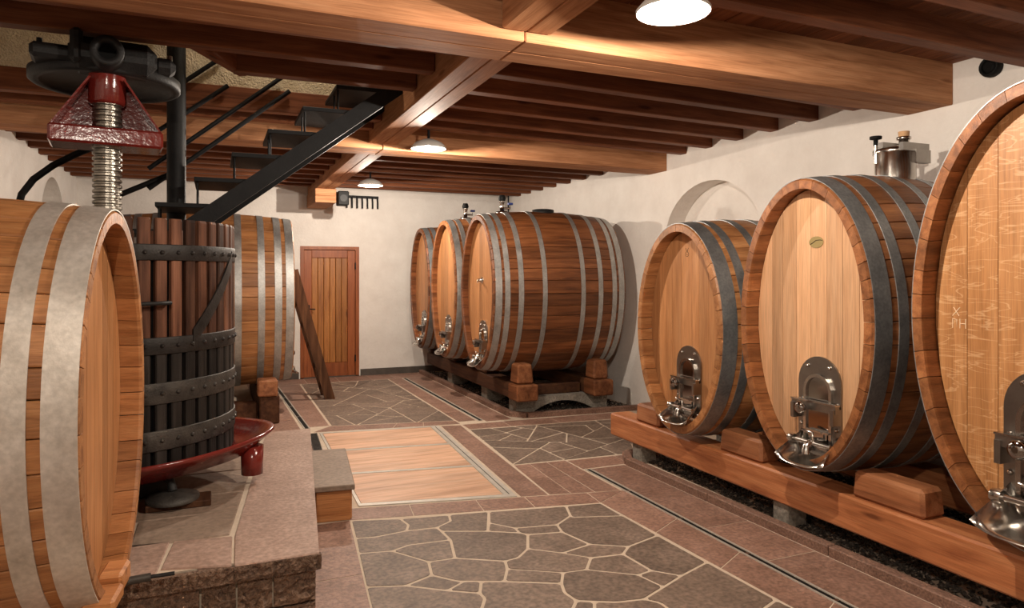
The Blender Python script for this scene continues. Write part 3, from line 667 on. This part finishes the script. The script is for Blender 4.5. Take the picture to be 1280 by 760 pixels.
# ------------------------------------------------------------------ cask cradles
def rail(x, y0, y1, z0, z1, wdt, mat, label, blocks, bz, supports, conc_mat=conc, grp='cask rails'):
    r = empty('cask_rail', (x, (y0+y1)/2, 0)); yc = (y0+y1)/2; tag(r, label, 'rail', grp)
    cbox('timber', mat, (wdt, y1-y0, z1-z0), (0, 0, (z0+z1)/2), 0, .012, r)
    for ya, yb in blocks: cbox('wedge_block', block_m if mat is not rail_dark else rail_dark, (wdt*.85, yb-ya, bz-z1), (.01, (ya+yb)/2-yc, (bz+z1)/2), 0, .018, r, .94)
    for y in supports: cbox('stone_foot', conc_mat, (wdt*.8, .13, z0), (.01, y-yc, z0/2), 0, .008, r)
rail(3.36, 1.0, 5.42, .155, .35, .2, rail_m, 'long reddish larch rail on stone feet carrying the near casks', [(3.56, 3.98), (2.42, 2.86), (4.72, 5.05), (1.12, 1.4)], .50, [5.04, 3.4, 1.7])
rail(4.25, 1.0, 5.42, .155, .35, .2, rail_m, 'second larch rail under the near casks close to the white wall', [(3.56, 3.98), (2.42, 2.86), (4.72, 5.05), (1.12, 1.4)], .50, [5.04, 3.4, 1.7])
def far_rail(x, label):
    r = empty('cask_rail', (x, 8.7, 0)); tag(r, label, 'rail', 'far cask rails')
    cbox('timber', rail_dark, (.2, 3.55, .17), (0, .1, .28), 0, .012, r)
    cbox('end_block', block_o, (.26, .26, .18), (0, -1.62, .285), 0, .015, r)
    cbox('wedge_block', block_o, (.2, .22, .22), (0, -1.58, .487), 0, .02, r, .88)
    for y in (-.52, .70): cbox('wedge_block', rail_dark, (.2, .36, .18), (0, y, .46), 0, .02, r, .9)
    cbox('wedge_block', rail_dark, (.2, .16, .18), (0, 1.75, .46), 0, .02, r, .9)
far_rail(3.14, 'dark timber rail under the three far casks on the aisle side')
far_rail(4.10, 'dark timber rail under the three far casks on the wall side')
# arched concrete saddles
def saddle(y, label):
    m = MB(); n = 16; x0, x1 = 3.1, 4.28; pts = []
    for k in range(n+1):
        t = k/n; x = x0+(x1-x0)*t
        if .16 < t < .84: z = .135*math.sin((t-.16)/.68*math.pi)**.7
        else: z = 0
        pts.append((x, z))
    top = [(x0, .193), (x1, .193)]
    for k in range(n):
        (xa, za), (xb, zb) = pts[k], pts[k+1]
        m.add([(xa, y0, z) for y0 in (y-.1, y+.1) for z in (za, .193)]+[(xb, y0, z) for y0 in (y-.1, y+.1) for z in (zb, .193)],
              [(0, 1, 5, 4), (2, 6, 7, 3), (1, 3, 7, 5), (0, 4, 6, 2)]+([(0, 2, 3, 1)] if k == 0 else [])+([(4, 5, 7, 6)] if k == n-1 else []))
    o = m.build('saddle', conc); tag(o, label, 'saddle', 'concrete saddles')
saddle(7.29, 'arched grey concrete saddle under the dark eight-hooped cask')
saddle(8.2, 'grey concrete saddle under the middle one of the three far casks'); saddle(9.6, 'arched grey concrete saddle under the cask at the end wall')
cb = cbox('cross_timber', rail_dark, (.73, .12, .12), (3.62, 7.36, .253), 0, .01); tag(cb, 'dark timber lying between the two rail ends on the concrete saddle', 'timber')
# left casks: cradles
r = empty('cask_cradle', (-.1, 8.3, 0)); tag(r, 'dark timber cradle under the cask behind the wine press', 'cradle')
for x in (.62, -.6):
    cbox('cross_timber', rail_dark, (.2, 2.55, .30), (x+.0, .79, .15), 0, .012, r)
    cbox('wedge_block', block_m, (.20, .26, .17), (x-.02, -.40, .385), 0, .015, r)
    cbox('wedge_block', block_m, (.20, .26, .17), (x-.02, .90, .385), 0, .015, r); cbox('wedge_block', block_m, (.20, .2, .17), (x-.02, 1.95, .385), 0, .015, r)
cbox('stretcher', rail_dark, (1.0, .16, .2), (0, -.3, .12), 0, .012, r)
r = empty('cask_cradle', (-.62, 2.9, 0), -.1); tag(r, 'orange timber cradle with clamping bolt under the foreground cask', 'cradle')
for x in (.12, -.75):
    cbox('cross_timber', block_m, (.18, .66, .26), (x, -.12, .13), 0, .012, r)
    for s in (-1, 1): cbox('wedge_block', block_m, (.16, .14, .17), (x, s*.22-.06, .345), 0, .02, r, .85)
r = empty('clamp_bar', (-.372, 2.82, .455), -.1); tag(r, 'orange timber clamp with iron bolt across the foot of the foreground cask head', 'clamp')
cbox('bar', step_m, (.08, .15, .075), (.02, .085, .037), 0, .01, r); cbox('bar', step_m, (.10, .15, .05), (.02, -.07, .025), 0, .01, r)
MB().tube([(.03, .125, .0), (.10, .14, .0), (.13, .145, .0)], .015, 10).build('bolt_nut', iron_g, r); MB().tube([(.12, .145, .0), (.21, .155, .0)], .008, 8).build('bolt_rod', iron, r)

# ------------------------------------------------------------------ curbs and gravel
def curb(path, label, hgt=.065, wdt=.07):
    r = empty('stone_curb', (path[0][0], path[0][1], 0)); tag(r, label, 'curb', 'stone curbs')
    o = Vector(path[0])
    for p, q in zip(path, path[1:]):
        p, q = Vector(p), Vector(q); L = (q-p).length; n = max(1, round(L/1.1)); d = (q-p)/n
        for k in range(n):
            c = p+d*(k+.5)-o
            cbox('curb_stone', curb_m, (d.length-.006, wdt, hgt), (c.x, c.y, hgt/2-.01), math.atan2(d.y, d.x), .006, r)
curb([(3.30, -1.2), (3.185, 5.0), (3.29, 5.2), (4.58, 5.2)], 'low stone curb edging the gravel bed under the larch rail')
curb([(3.03, 10.9), (3.04, 7.22), (3.18, 7.06), (4.58, 6.96)], 'low stone curb edging the gravel bed of the three far casks')
def gravel(x0, x1, y0, y1, n, label, sz=(.008, .022)):
    m = MB(); m.add([(x0, y0, -.005), (x1, y0, -.005), (x1, y1, -.005), (x0, y1, -.005)], [(0, 1, 2, 3)])
    for _ in range(n):
        c = Vector((random.uniform(x0+.02, x1-.02), random.uniform(y0+.02, y1-.02), random.uniform(0, .014))); s = random.uniform(*sz)
        a = random.uniform(0, 3.14); k = s*random.uniform(.6, 1); h_ = s*.6
        e1 = Vector((math.cos(a), math.sin(a), random.uniform(-.3, .3)))*s; e2 = Vector((-math.sin(a), math.cos(a), random.uniform(-.3, .3)))*k
        m.add([c+e1, c+e2, c-e1, c-e2, c+Vector((0, 0, h_)), c-Vector((0, 0, h_))], [(0, 1, 4), (1, 2, 4), (2, 3, 4), (3, 0, 4), (1, 0, 5), (2, 1, 5), (3, 2, 5), (0, 3, 5)])
    o = m.build('gravel', gravel_m, fixn=False); tag(o, label, 'gravel', kind='stuff')
gravel(3.345, 4.58, 0.2, 5.15, 14000, 'dark gravel bed under the larch rail')
gravel(3.085, 4.58, 7.12, 10.9, 8000, 'dark gravel bed under the three far casks')

# ------------------------------------------------------------------ door
d = empty('door_1', (DX0, YB, 0)); tag(d, 'reddish wooden plank door in the white end wall', 'door', kind='structure')
W, H = DX1-DX0, DZ; m = MB()
y0, y1 = .03, .09
MB().box(.0, .055, -.01, .12, 0, H).build('frame_post', door_m, d); MB().box(W-.055, W, -.01, .12, 0, H).build('frame_post', door_m, d)
MB().box(.055, W-.055, -.01, .12, H-.05, H).build('frame_head', door_m, d)
cbox('stile', door_m, (.115, .05, H-.07), (.116, .045, (H-.07)/2+.01), 0, .004, d); cbox('stile', door_m, (.115, .05, H-.07), (W-.116, .045, (H-.07)/2+.01), 0, .004, d)
cbox('rail', door_m, (W-.35, .05, .12), (W/2, .045, H-.115), 0, .004, d); cbox('rail', door_m, (W-.35, .05, .21), (W/2, .045, .115), 0, .004, d)
pw = (W-.35)/6
for k in range(6): cbox('plank', doorp_m, (pw-.004, .03, H-.38), (.175+pw*(k+.5), .055, .22+(H-.38)/2), 0, .006, d)
hd_ = MB().box(.115, .145, .012, .02, .96, 1.12).build('handle_plate', iron, d)
MB().tube([(.13, .012, 1.06), (.13, -.03, 1.06), (.22, -.035, 1.055)], .009, 8).build('lever', iron, hd_)
for z in (.28, 1.72): MB().tube([(W-.06, -.014, z-.05), (W-.06, -.014, z+.05)], .011, 8).build('hinge', iron, d)
MB().box(0, W, -.01, .12, -.012, .012).build('threshold', base_d, d)

# ------------------------------------------------------------------ ladder
ft = on_z(409, 493); tp_ = Vector((.875, ft.y, 1.64)); ft = Vector((ft.x, ft.y, 0))
r = empty('wooden_ladder', ft); tag(r, 'dark worn wooden ladder leaning against the cask by the door', 'ladder')
dv = (tp_-ft); L = dv.length; ang = math.atan2(dv.z, math.hypot(dv.x, dv.y)); az = math.atan2(dv.y, dv.x)
r.rotation_euler = (0, 0, az)
def lad(t, s, e): # along ladder, sideways, normal
    return Vector((math.cos(ang)*t-math.sin(ang)*e, s, math.sin(ang)*t+math.cos(ang)*e))
wr = -.36
for s in (0, -wr):
    vs = [lad(t, s+a, e) for t in (0.06, L) for a in (-.0275, .0275) for e in (-.065, .065)]
    vs[0].z = max(vs[0].z, 0); 
    for q in vs[:4]: q.z = .0
    MB().add(vs, [(0, 1, 3, 2), (4, 6, 7, 5), (0, 4, 5, 1), (2, 3, 7, 6), (0, 2, 6, 4), (1, 5, 7, 3)]).build('side_rail', ladder_m, r)
for k in range(1, 7):
    t = L*k/6.5
    MB().tube([lad(t, .035, 0), lad(t, -wr-.035, 0)], .018, 8).build('rung', ladder_m, r)

# ------------------------------------------------------------------ stone platform and step
PZ = .42
pf = empty('stone_platform', (.0, 4.3, 0)); tag(pf, 'raised stone platform with rough split-face front under the wine press', 'platform')
o2 = Vector((0, 4.3))
def pslab(poly, mat, th=.07, name='slab', gap=.008):
    q = ccw([Vector(p)-o2 for p in poly]); q = inset_poly(q, gap/2) if gap else q; q2 = inset_poly(q, .004) if gap else None; n = len(q)
    if not q2 or len(q2) != n:
        c = sum(q, Vector((0, 0)))/n; q2 = [p+(c-p).normalized()*.004 for p in q]
    vs = [(p.x, p.y, PZ) for p in q2]+[(p.x, p.y, PZ-.005) for p in q]+[(p.x, p.y, PZ-th) for p in q]
    fs = [tuple(range(n))]+[(i+n, (i+1) % n+n, (i+1) % n, i) for i in range(n)]+[(i+2*n, (i+1) % n+2*n, (i+1) % n+n, i+n) for i in range(n)]+[tuple(range(3*n-1, 2*n-1, -1))]
    return MB().add(vs, fs).build(name, mat, pf)
# core (mortar) just below the slabs
core = [(-.35, 3.07), (.385, 3.07), (.625, 5.46), (-1.58, 5.56), (-1.58, 3.62), (-.35, 3.62)]
core = [Vector(p)-o2 for p in core]
MB().prism([(p.x, p.y, PZ-.006) for p in core], [(p.x, p.y, 0) for p in core]).build('core', mortar, pf)
xr = lambda y: .40+(y-3.03)*.105
def Q(u, v): p = on_z(u, v, PZ); return (p.x, p.y)
cornr = Q(294, 669); cornb = Q(318, 575)
pslab([(xr(3.03), 3.03), (xr(5.48), 5.48), (cornb[0]+.12, 5.48), cornr, (cornr[0]-.01, 3.03)], slab, gap=0)
pslab([(cornr[0]-.018, 3.03), (cornr[0]-.008, cornr[1]), Q(216, 676), Q(199, 712)], slab)
c216, c199 = Q(216, 676), Q(199, 712)
pslab([(c199[0]-.008, 3.03), (c216[0]-.008, c216[1]), (-.37, c216[1]+.02), (-.37, 3.03)], slab)
lx = lambda y: cornr[0]+(y-cornr[1])*((cornb[0]+.12-cornr[0])/(5.48-cornr[1]))-.02
ys = [cornr[1]+.018, 3.74, 4.05, 4.5, 4.95, 5.46]
for a, b in zip(ys, ys[1:]):
    if b <= a: continue
    x_l = -.21 if a < 3.6 else -1.56
    if a < 3.62 < b:
        pslab([(lx(a), a), (lx(b), b), (-.35, b), (-.35, a)], slab_g, gap=.014)
        continue
    xm = lx(a)-.55
    pslab([(lx(a), a), (lx(b), b), (xm, b), (xm, a)], slab_g, gap=.014); pslab([(xm, a), (xm, b), (-1.56, b), (-1.56, a)], slab_g, gap=.014)
# projecting rough edge of the slab and split-face stones of the front
def rough_block(name, x0, x1, y0, y1, z0, z1, mat, amp, n=(10, 3), sd_=0):
    """front face (towards -y) broken into uneven facets"""
    rn = random.Random(sd_); m = MB(); nx, nz = n
    g = [[(x0+(x1-x0)*i/nx, y0+(rn.uniform(-amp, amp*.4) if 0 < i < nx or True else 0)*(1 if 0 < j < nz else .35), z0+(z1-z0)*j/nz) for i in range(nx+1)] for j in range(nz+1)]
    vs = [p for row in g for p in row]
    m.add(vs, [(j*(nx+1)+i, j*(nx+1)+i+1, (j+1)*(nx+1)+i+1, (j+1)*(nx+1)+i) for j in range(nz) for i in range(nx)])
    bx0 = [(x, y1, z) for (x, y, z) in (g[0][0], g[0][-1], g[-1][-1], g[-1][0])]
    m.add([p for p in g[-1]]+[(p[0], y1, p[2]) for p in g[-1]], [(i, i+1, nx+2+i, nx+1+i) for i in range(nx)])
    m.add([p for p in g[0]]+[(p[0], y1, p[2]) for p in g[0]], [(i, nx+1+i, nx+2+i, i+1) for i in range(nx)])
    for e in (0, -1):
        col = [row[e] for row in g]; m.add(col+[(p[0], y1, p[2]) for p in col], [(i, i+1, nz+2+i, nz+1+i) for i in range(nz)])
    m.build(name, mat, pf)
rough_block('slab_edge', cornr[0]-.012, xr(3.03)+.008, 3.022-4.3, 3.05-4.3, PZ-.068, PZ-.006, rough_s, .012, (22, 4), 1)
rough_block('slab_edge', -.37, cornr[0]-.014, 3.022-4.3, 3.05-4.3, PZ-.068, PZ-.006, rough_s, .012, (26, 4), 2)
k = 0
for z0_, z1_, xs_ in ((.215, PZ-.072, [-.36, -.06, .075, .215, .39]), (.07, .21, [-.36, .02, .17, .39]), (-.01, .066, [-.36, -.1, .11, .27, .39])):
    for xa, xb in zip(xs_, xs_[1:]):
        k += 1; rough_block('wall_stone', xa+.004, xb-.004, 3.045-4.3, 3.12-4.3, z0_+.003, z1_-.003, rough_s, .022, (7, 6), k)
for k in range(5):
    ya = 3.06+k*.48; MB().box(0, .03, 0, .46, .0, PZ-.075).build('side_stone', rough_s, pf, (xr(ya)-.045, ya-4.3, 0), -.105)
st = empty('wooden_step', (.748, 5.05, 0), -.105); tag(st, 'small wooden step with a stone tread beside the platform', 'step')
cbox('tread', slab_g, (.26, .98, .035), (0, 0, .217), 0, .005, st)
cbox('riser_board', step_m, (.215, .024, .20), (-.005, -.455, .10), 0, .002, st)
cbox('side_board', step_m, (.024, .90, .20), (.102, .01, .10), 0, .002, st); cbox('side_board', step_m, (.024, .90, .20), (-.115, .01, .10), 0, .002, st)

# ------------------------------------------------------------------ wine press
PC = ray(134, 400); tP = 3.85
pc = Vector((PC.x*tP, PC.y*tP, PZ)); pr_ = empty('wine_press', pc); tag(pr_, 'tall slatted wine press with red dish, screw and red yoke', 'wine press')
R0 = .645; B = PZ
nsl = 51
def slat_mesh(z0, z1, nm):
    hw, th = .0285, .022; vs = []
    sec = [(-hw, -th), (hw, -th), (hw, 0), (hw-.006, .006), (-hw+.006, .006), (-hw, 0)]
    zs = [(z0, .004), (z0+.01, 0), (z1-.012, 0), (z1, .005)]
    for z, ins in zs:
        for y, x in sec: vs.append((R0+x-ins*(1 if x > -.01 else 0), y*(1-ins*8), z))
    n = 6; fs = [(j*n+k_, j*n+(k_+1) % n, (j+1)*n+(k_+1) % n, (j+1)*n+k_) for j in range(3) for k_ in range(n)]+[tuple(range(n)), tuple(range(4*n-1, 3*n-1, -1))]
    me = bpy.data.meshes.new(nm); me.from_pydata(vs, [], fs); return me
MB().lathe([(R0-.035, .62-B), (R0-.035, 1.70-B)], 48).build('gap_shade_core', black, pr_)  # basket is empty; black cylinder added as painted shade behind the slat gaps
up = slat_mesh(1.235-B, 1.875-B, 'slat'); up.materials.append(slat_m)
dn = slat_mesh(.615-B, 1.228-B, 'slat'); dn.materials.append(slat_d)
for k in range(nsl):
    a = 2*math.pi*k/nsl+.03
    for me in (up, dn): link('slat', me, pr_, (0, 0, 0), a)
def band(z0, z1, rr, mat, rivets=True):
    m = MB(); n = 72
    prof = [(rr-.004, z0), (rr+.003, z0), (rr+.005, z0+.004), (rr+.005, z1-.004), (rr+.003, z1), (rr-.004, z1)]
    m.lathe(prof, n, None, False, True); o = m.build('hoop', mat, pr_)
    q = MB()
    for k in range(nsl):
        a = 2*math.pi*k/nsl+.03; q.lathe([(.011, 0), (.010, .006), (.004, .010)], 8, Matrix.Rotation(a, 4, 'Z') @ Matrix.Translation((rr+.004, 0, (z0+z1)/2)) @ Matrix.Rotation(math.pi/2, 4, 'Y'))
    tag(q.build('rivets', mat, o), kind='stuff')
for z0_, z1_, mt in ((1.665, 1.745, iron_b), (1.20, 1.285, iron_b), (.955, 1.06, iron_g), (.725, .825, iron_g)): band(z0_-B, z1_-B, R0+.008, mt)
def polar(a, rr, z): return Vector((rr*math.cos(a), rr*math.sin(a), z-B))
cama = math.atan2(-pc.y, -pc.x)      # direction from the press to the viewer
# diagonal strap on the right of the upper basket, staple handle
a0, a1 = cama+1.18, cama+.62
m = MB(); nn = 10; vs = []
for k in range(nn+1):
    t = k/nn; a = a0+(a1-a0)*t; z = 1.68+(1.27-1.68)*t
    for dz in (-.045, .045):
        for rr in (R0+.007, R0+.016): vs.append(polar(a, rr, z+dz))
fs = []
for k in range(nn):
    o_ = k*4; fs += [(o_, o_+1, o_+5, o_+4), (o_+2, o_+6, o_+7, o_+3), (o_+1, o_+3, o_+7, o_+5), (o_, o_+4, o_+6, o_+2)]
fs += [(0, 2, 3, 1), (4*nn, 4*nn+1, 4*nn+3, 4*nn+2)]
m.add(vs, fs).build('diagonal_strap', iron_b, pr_)
MB().tube([polar(cama+.10, R0, 1.45), polar(cama+.10, R0+.05, 1.45), polar(cama+.24, R0+.055, 1.455), polar(cama+.40, R0+.05, 1.455), polar(cama+.40, R0, 1.455)], .010, 8).build('staple_handle', iron, pr_)
MB().tube([polar(cama+.10, R0, 1.34), polar(cama+.10, R0+.05, 1.34), polar(cama+.10, R0+.05, 1.45)], .009, 8).build('staple_leg', iron, pr_)
# dish
zd = .625-B; RD = .735; la = cama+1.30
prof = [(.05, zd-.10), (.42, zd-.09), (RD-.09, zd-.05), (RD, zd+.030), (RD+.012, zd+.045), (RD+.004, zd+.057), (RD-.02, zd+.047), (RD-.06, zd+.006), (RD-.10, zd-.012), (.05, zd-.015)]
m = MB(); nn = 96; vs = []
for rr, zz in prof:
    for k in range(nn):
        a = 2*math.pi*k/nn; da = (a-la+math.pi) % (2*math.pi)-math.pi; g = math.exp(-(da/.46)**2)*max(0, (rr-.35)/(RD-.35))
        q = rr+.13*g; vs.append((q*math.cos(a), q*math.sin(a), zz+.03*g*(1 if zz > zd else .3)))
m.add(vs, [(i*nn+k, i*nn+(k+1) % nn, (i+1)*nn+(k+1) % nn, (i+1)*nn+k) for i in range(len(prof)-1) for k in range(nn)], True)
m.add(vs[:nn], [tuple(range(nn-1, -1, -1))]); m.add(vs[-nn:], [tuple(range(nn))])
m.build('dish', redp, pr_)
ps = Matrix.Rotation(la, 3, 'Z') @ Vector((RD+.03, -.10, 0))
MB().lathe([(.05, zd-.16), (.058, zd-.158), (.062, zd-.0), (.05, zd+.0)], 24, Matrix.Translation((ps.x, ps.y, 0))).build('spout', redp, pr_)
# legs
for k in range(3):
    a = cama+.50+k*2*math.pi/3; p = Vector((math.cos(a), math.sin(a), 0))*.60
    MB().tube([p*.9+Vector((0, 0, zd-.06)), p*.97+Vector((0, 0, .12)), p+Vector((0, 0, .075))], [.03, .02, .024], 10).build('leg', iron, pr_)
    MB().lathe([(.125, .03), (.125, .05), (.05, .07), (.02, .075)], 24, Matrix.Translation(p) ).build('foot_plate', iron_g, pr_)
    cbox('foot_block', rail_dark, (.30, .16, .032), p+Vector((.03, 0, .016)), 0, .004, pr_)
cbox('base_cross', iron, (.9, .16, .08), (0, 0, zd-.14), cama+.5, .01, pr_)
# screw
m = MB(); prof = []; z = .6-B; pitch = .03
while z < 2.66-B:
    prof += [(.062, z), (.073, z+.006), (.073, z+.018), (.062, z+.024)]; z += pitch
m.lathe(prof, 28, None, True, False).build('screw', screw_m, pr_)
# red yoke (block, two sloping plates, collar) and ratchet head, facing the viewer
fr = cama+math.pi/2   # local x runs across the view
yk = cbox('yoke_block', redp, (.54, .27, .095), (0, 0, 2.34-B), fr, .012, pr_)
def yk_part(nm, vs, fs, mat): return MB().add(vs, fs).build(nm, mat, pr_, (0, 0, 0), fr)
for s in (-1, 1):
    for yy in (.085,):
        a, b, c_, e_ = (s*.268, 2.385-B), (s*.075, 2.385-B), (s*.075, 2.66-B), (s*.09, 2.66-B)
        t2 = .012; pts = [a, b, c_, e_]
        MB().prism([(x, yy-t2, z) for x, z in pts], [(x, yy+t2, z) for x, z in pts]).build('gusset', redp, pr_, (0, 0, 0), fr)
    # sloping cover plate
    MB().prism([(s*.27, -.09, 2.38-B), (s*.088, -.09, 2.66-B), (s*.088, .09, 2.66-B), (s*.27, .09, 2.38-B)], [(s*.258, -.09, 2.38-B), (s*.076, -.09, 2.66-B), (s*.076, .09, 2.66-B), (s*.258, .09, 2.38-B)]).build('cover_plate', redp, pr_, (0, 0, 0), fr)
MB().prism([(-.26, .075, 2.386-B), (.26, .075, 2.386-B), (.08, .075, 2.66-B), (-.08, .075, 2.66-B)], [(-.26, .09, 2.386-B), (.26, .09, 2.386-B), (.08, .09, 2.66-B), (-.08, .09, 2.66-B)]).build('back_plate', redp, pr_, (0, 0, 0), fr)
MB().lathe([(.06, 2.53-B), (.082, 2.53-B), (.092, 2.545-B), (.092, 2.70-B)], 28, None, False).build('collar', redp, pr_)
back = Matrix.Translation(Matrix.Rotation(cama, 3, 'Z') @ Vector((-.25, 0, 0)))
MB().lathe([(.05, 2.70-B), (.33, 2.70-B), (.335, 2.685-B), (.375, 2.685-B), (.388, 2.695-B), (.388, 2.745-B), (.375, 2.755-B), (.05, 2.755-B)], 56, back).build('ratchet_wheel', iron, pr_)
fwd = lambda x, d, z: Matrix.Rotation(fr, 3, 'Z') @ Vector((x, -d, z))
cbox('ratchet_body', iron, (.42, .24, .17), fwd(.03, .05, 2.775-B), fr, .05, pr_)
cbox('pawl_housing', iron, (.20, .20, .08), fwd(-.25, .02, 2.765-B), fr, .02, pr_); cbox('pawl_housing', iron, (.12, .16, .09), fwd(.28, .0, 2.775-B), fr, .03, pr_)
cbox('pawl', iron, (.06, .08, .18), (-.14, 0, 2.87-B), fr, .02, pr_).location = Matrix.Rotation(fr, 3, 'Z') @ Vector((-.14, -.14, 2.80-B))
Mf = Matrix.Rotation(cama, 4, 'Z') @ Matrix.Translation((0, 0, 2.765-B)) @ Matrix.Rotation(math.pi/2, 4, 'Y')
sk = MB().lathe([(.08, .05), (.08, .25), (.072, .26), (.046, .26), (.044, .16)], 28, Mf, False).build('lever_socket', iron, pr_)
MB().lathe([(.046, .17), (.046, .18)], 20, Mf).build('socket_bore', black, sk)
MB().lathe([(.05, 2.84-B), (.05, 2.875-B)], 16).build('screw_top', screw_m, pr_)
for s in (-1, 1):
    p = Matrix.Rotation(fr, 3, 'Z') @ Vector((s*.31, -.02, 0))
    MB().tube([p+Vector((0, 0, 2.78-B)), p+Vector((0, 0, 2.845-B))], .014, 8).build('bolt', screw_m if s > 0 else iron, pr_)

# ------------------------------------------------------------------ stairs, column, rails
sc = empty('staircase', (-.1, 5.3, 0)); tag(sc, 'black steel staircase with open treads rising to the ceiling opening', 'staircase')
def on_Y(u, v, Y):
    q = ray(u, v); t = Y/q.y; return Vector((q.x*t, Y, CAMZ+q.z*t))
SO = Vector((-.1, 5.3, 0)); YN, YFa = 5.12, 5.74
pA, pB = on_Y(262, 268, YN), on_Y(470, 128, YN)
dr = (pB-pA).normalized(); nrm = Vector((-dr.z, 0, dr.x))
s0 = pA-dr*1.05; s1 = pB+dr*.55
for Y in (YN, YFa):
    vs = [Vector((p.x, Y+yy, p.z))+nrm*e-SO for p in (s0, s1) for yy in (-.02, .02) for e in (-.055, .055)]
    MB().add(vs, [(0, 1, 3, 2), (4, 6, 7, 5), (0, 4, 5, 1), (2, 3, 7, 6), (0, 2, 6, 4), (1, 5, 7, 3)]).build('stringer', blackp, sc)
slope = dr.z/dr.x; x = s0.x-.05; kk = 0
going = .235; rise = going*slope
t3 = on_Y(353, 196, YN)     # right end of one tread seen in the photo
z_on = lambda xx: pA.z+(xx-pA.x)*slope
xr0 = t3.x
for k in range(-4, 5):
    xr_ = xr0+k*going; zt_ = t3.z+k*rise
    if zt_ > 3.15: break
    cbox('tread', blackp, (.33, YFa-YN-.05, .03), (xr_-.165-SO.x, (YN+YFa)/2-SO.y, zt_-SO.z), 0, .003, sc)
    for yy in (YN+.08, YN+.26):
        MB().tube([(xr_-.31-SO.x, yy-SO.y, zt_-rise-.0), (xr_-.31-SO.x, yy-SO.y, zt_)], .007, 6).build('riser_rod', blackp, sc)
lz = s0.z-.05
cbox('landing', blackp, (.80, .66, .05), (-1.18-SO.x, 5.46-SO.y, lz), 0, .004, sc)
for xx in (-1.5, -.85):
    for yy in (5.18, 5.74): MB().box(xx-.03-SO.x, xx+.03-SO.x, yy-.03-SO.y, yy+.03-SO.y, 0 if yy > 5.6 else PZ, lz).build('landing_leg', blackp, sc)
YR = 5.76
for (ua, va, ub, vb) in ((232, 101, 280, 70), (186, 171, 285, 107), (200, 201, 352, 97), (200, 226, 362, 114)):
    a, b = on_Y(ua, va, YR), on_Y(ub, vb, YR); dd = (b-a).normalized()
    MB().tube([a-dd*.1-SO, b-SO], .017, 8).build('hand_rail', blackp, sc)
a, b = on_Y(146, 245, 5.76), on_Y(222, 214, 5.76)
MB().tube([a-SO, b-SO], .02, 8).build('hand_rail', blackp, sc)
cp = on_z(220.5, 505); c0 = ray(220.5, 300); tt = 5.9/c0.y
col = empty('steel_column', (c0.x*tt, 5.9-.22, 0)); tag(col, 'black steel column rising through the stair opening behind the press', 'column')
col.location = (c0.x*5.66/c0.y, 5.66, 0)
MB().lathe([(.064, 0), (.064, 4.2)], 28).build('tube', blackp, col); MB().box(-.12, .12, -.1, .1, 0, .015).build('base_plate', blackp, col)

# hose arched over the foreground cask
a = on_Y(26, 248, 4.9); pts = []
for (u, v_) in ((22, 262), (27, 243), (42, 224), (66, 207), (92, 194), (118, 183), (132, 178)):
    pts.append(on_Y(u, v_, 4.98))
o = MB().tube([pts[0]-Vector((0, 0, .9))]+pts, .02, 10).build('hose', black); tag(o, 'black hose arching up behind the press screw', 'hose')
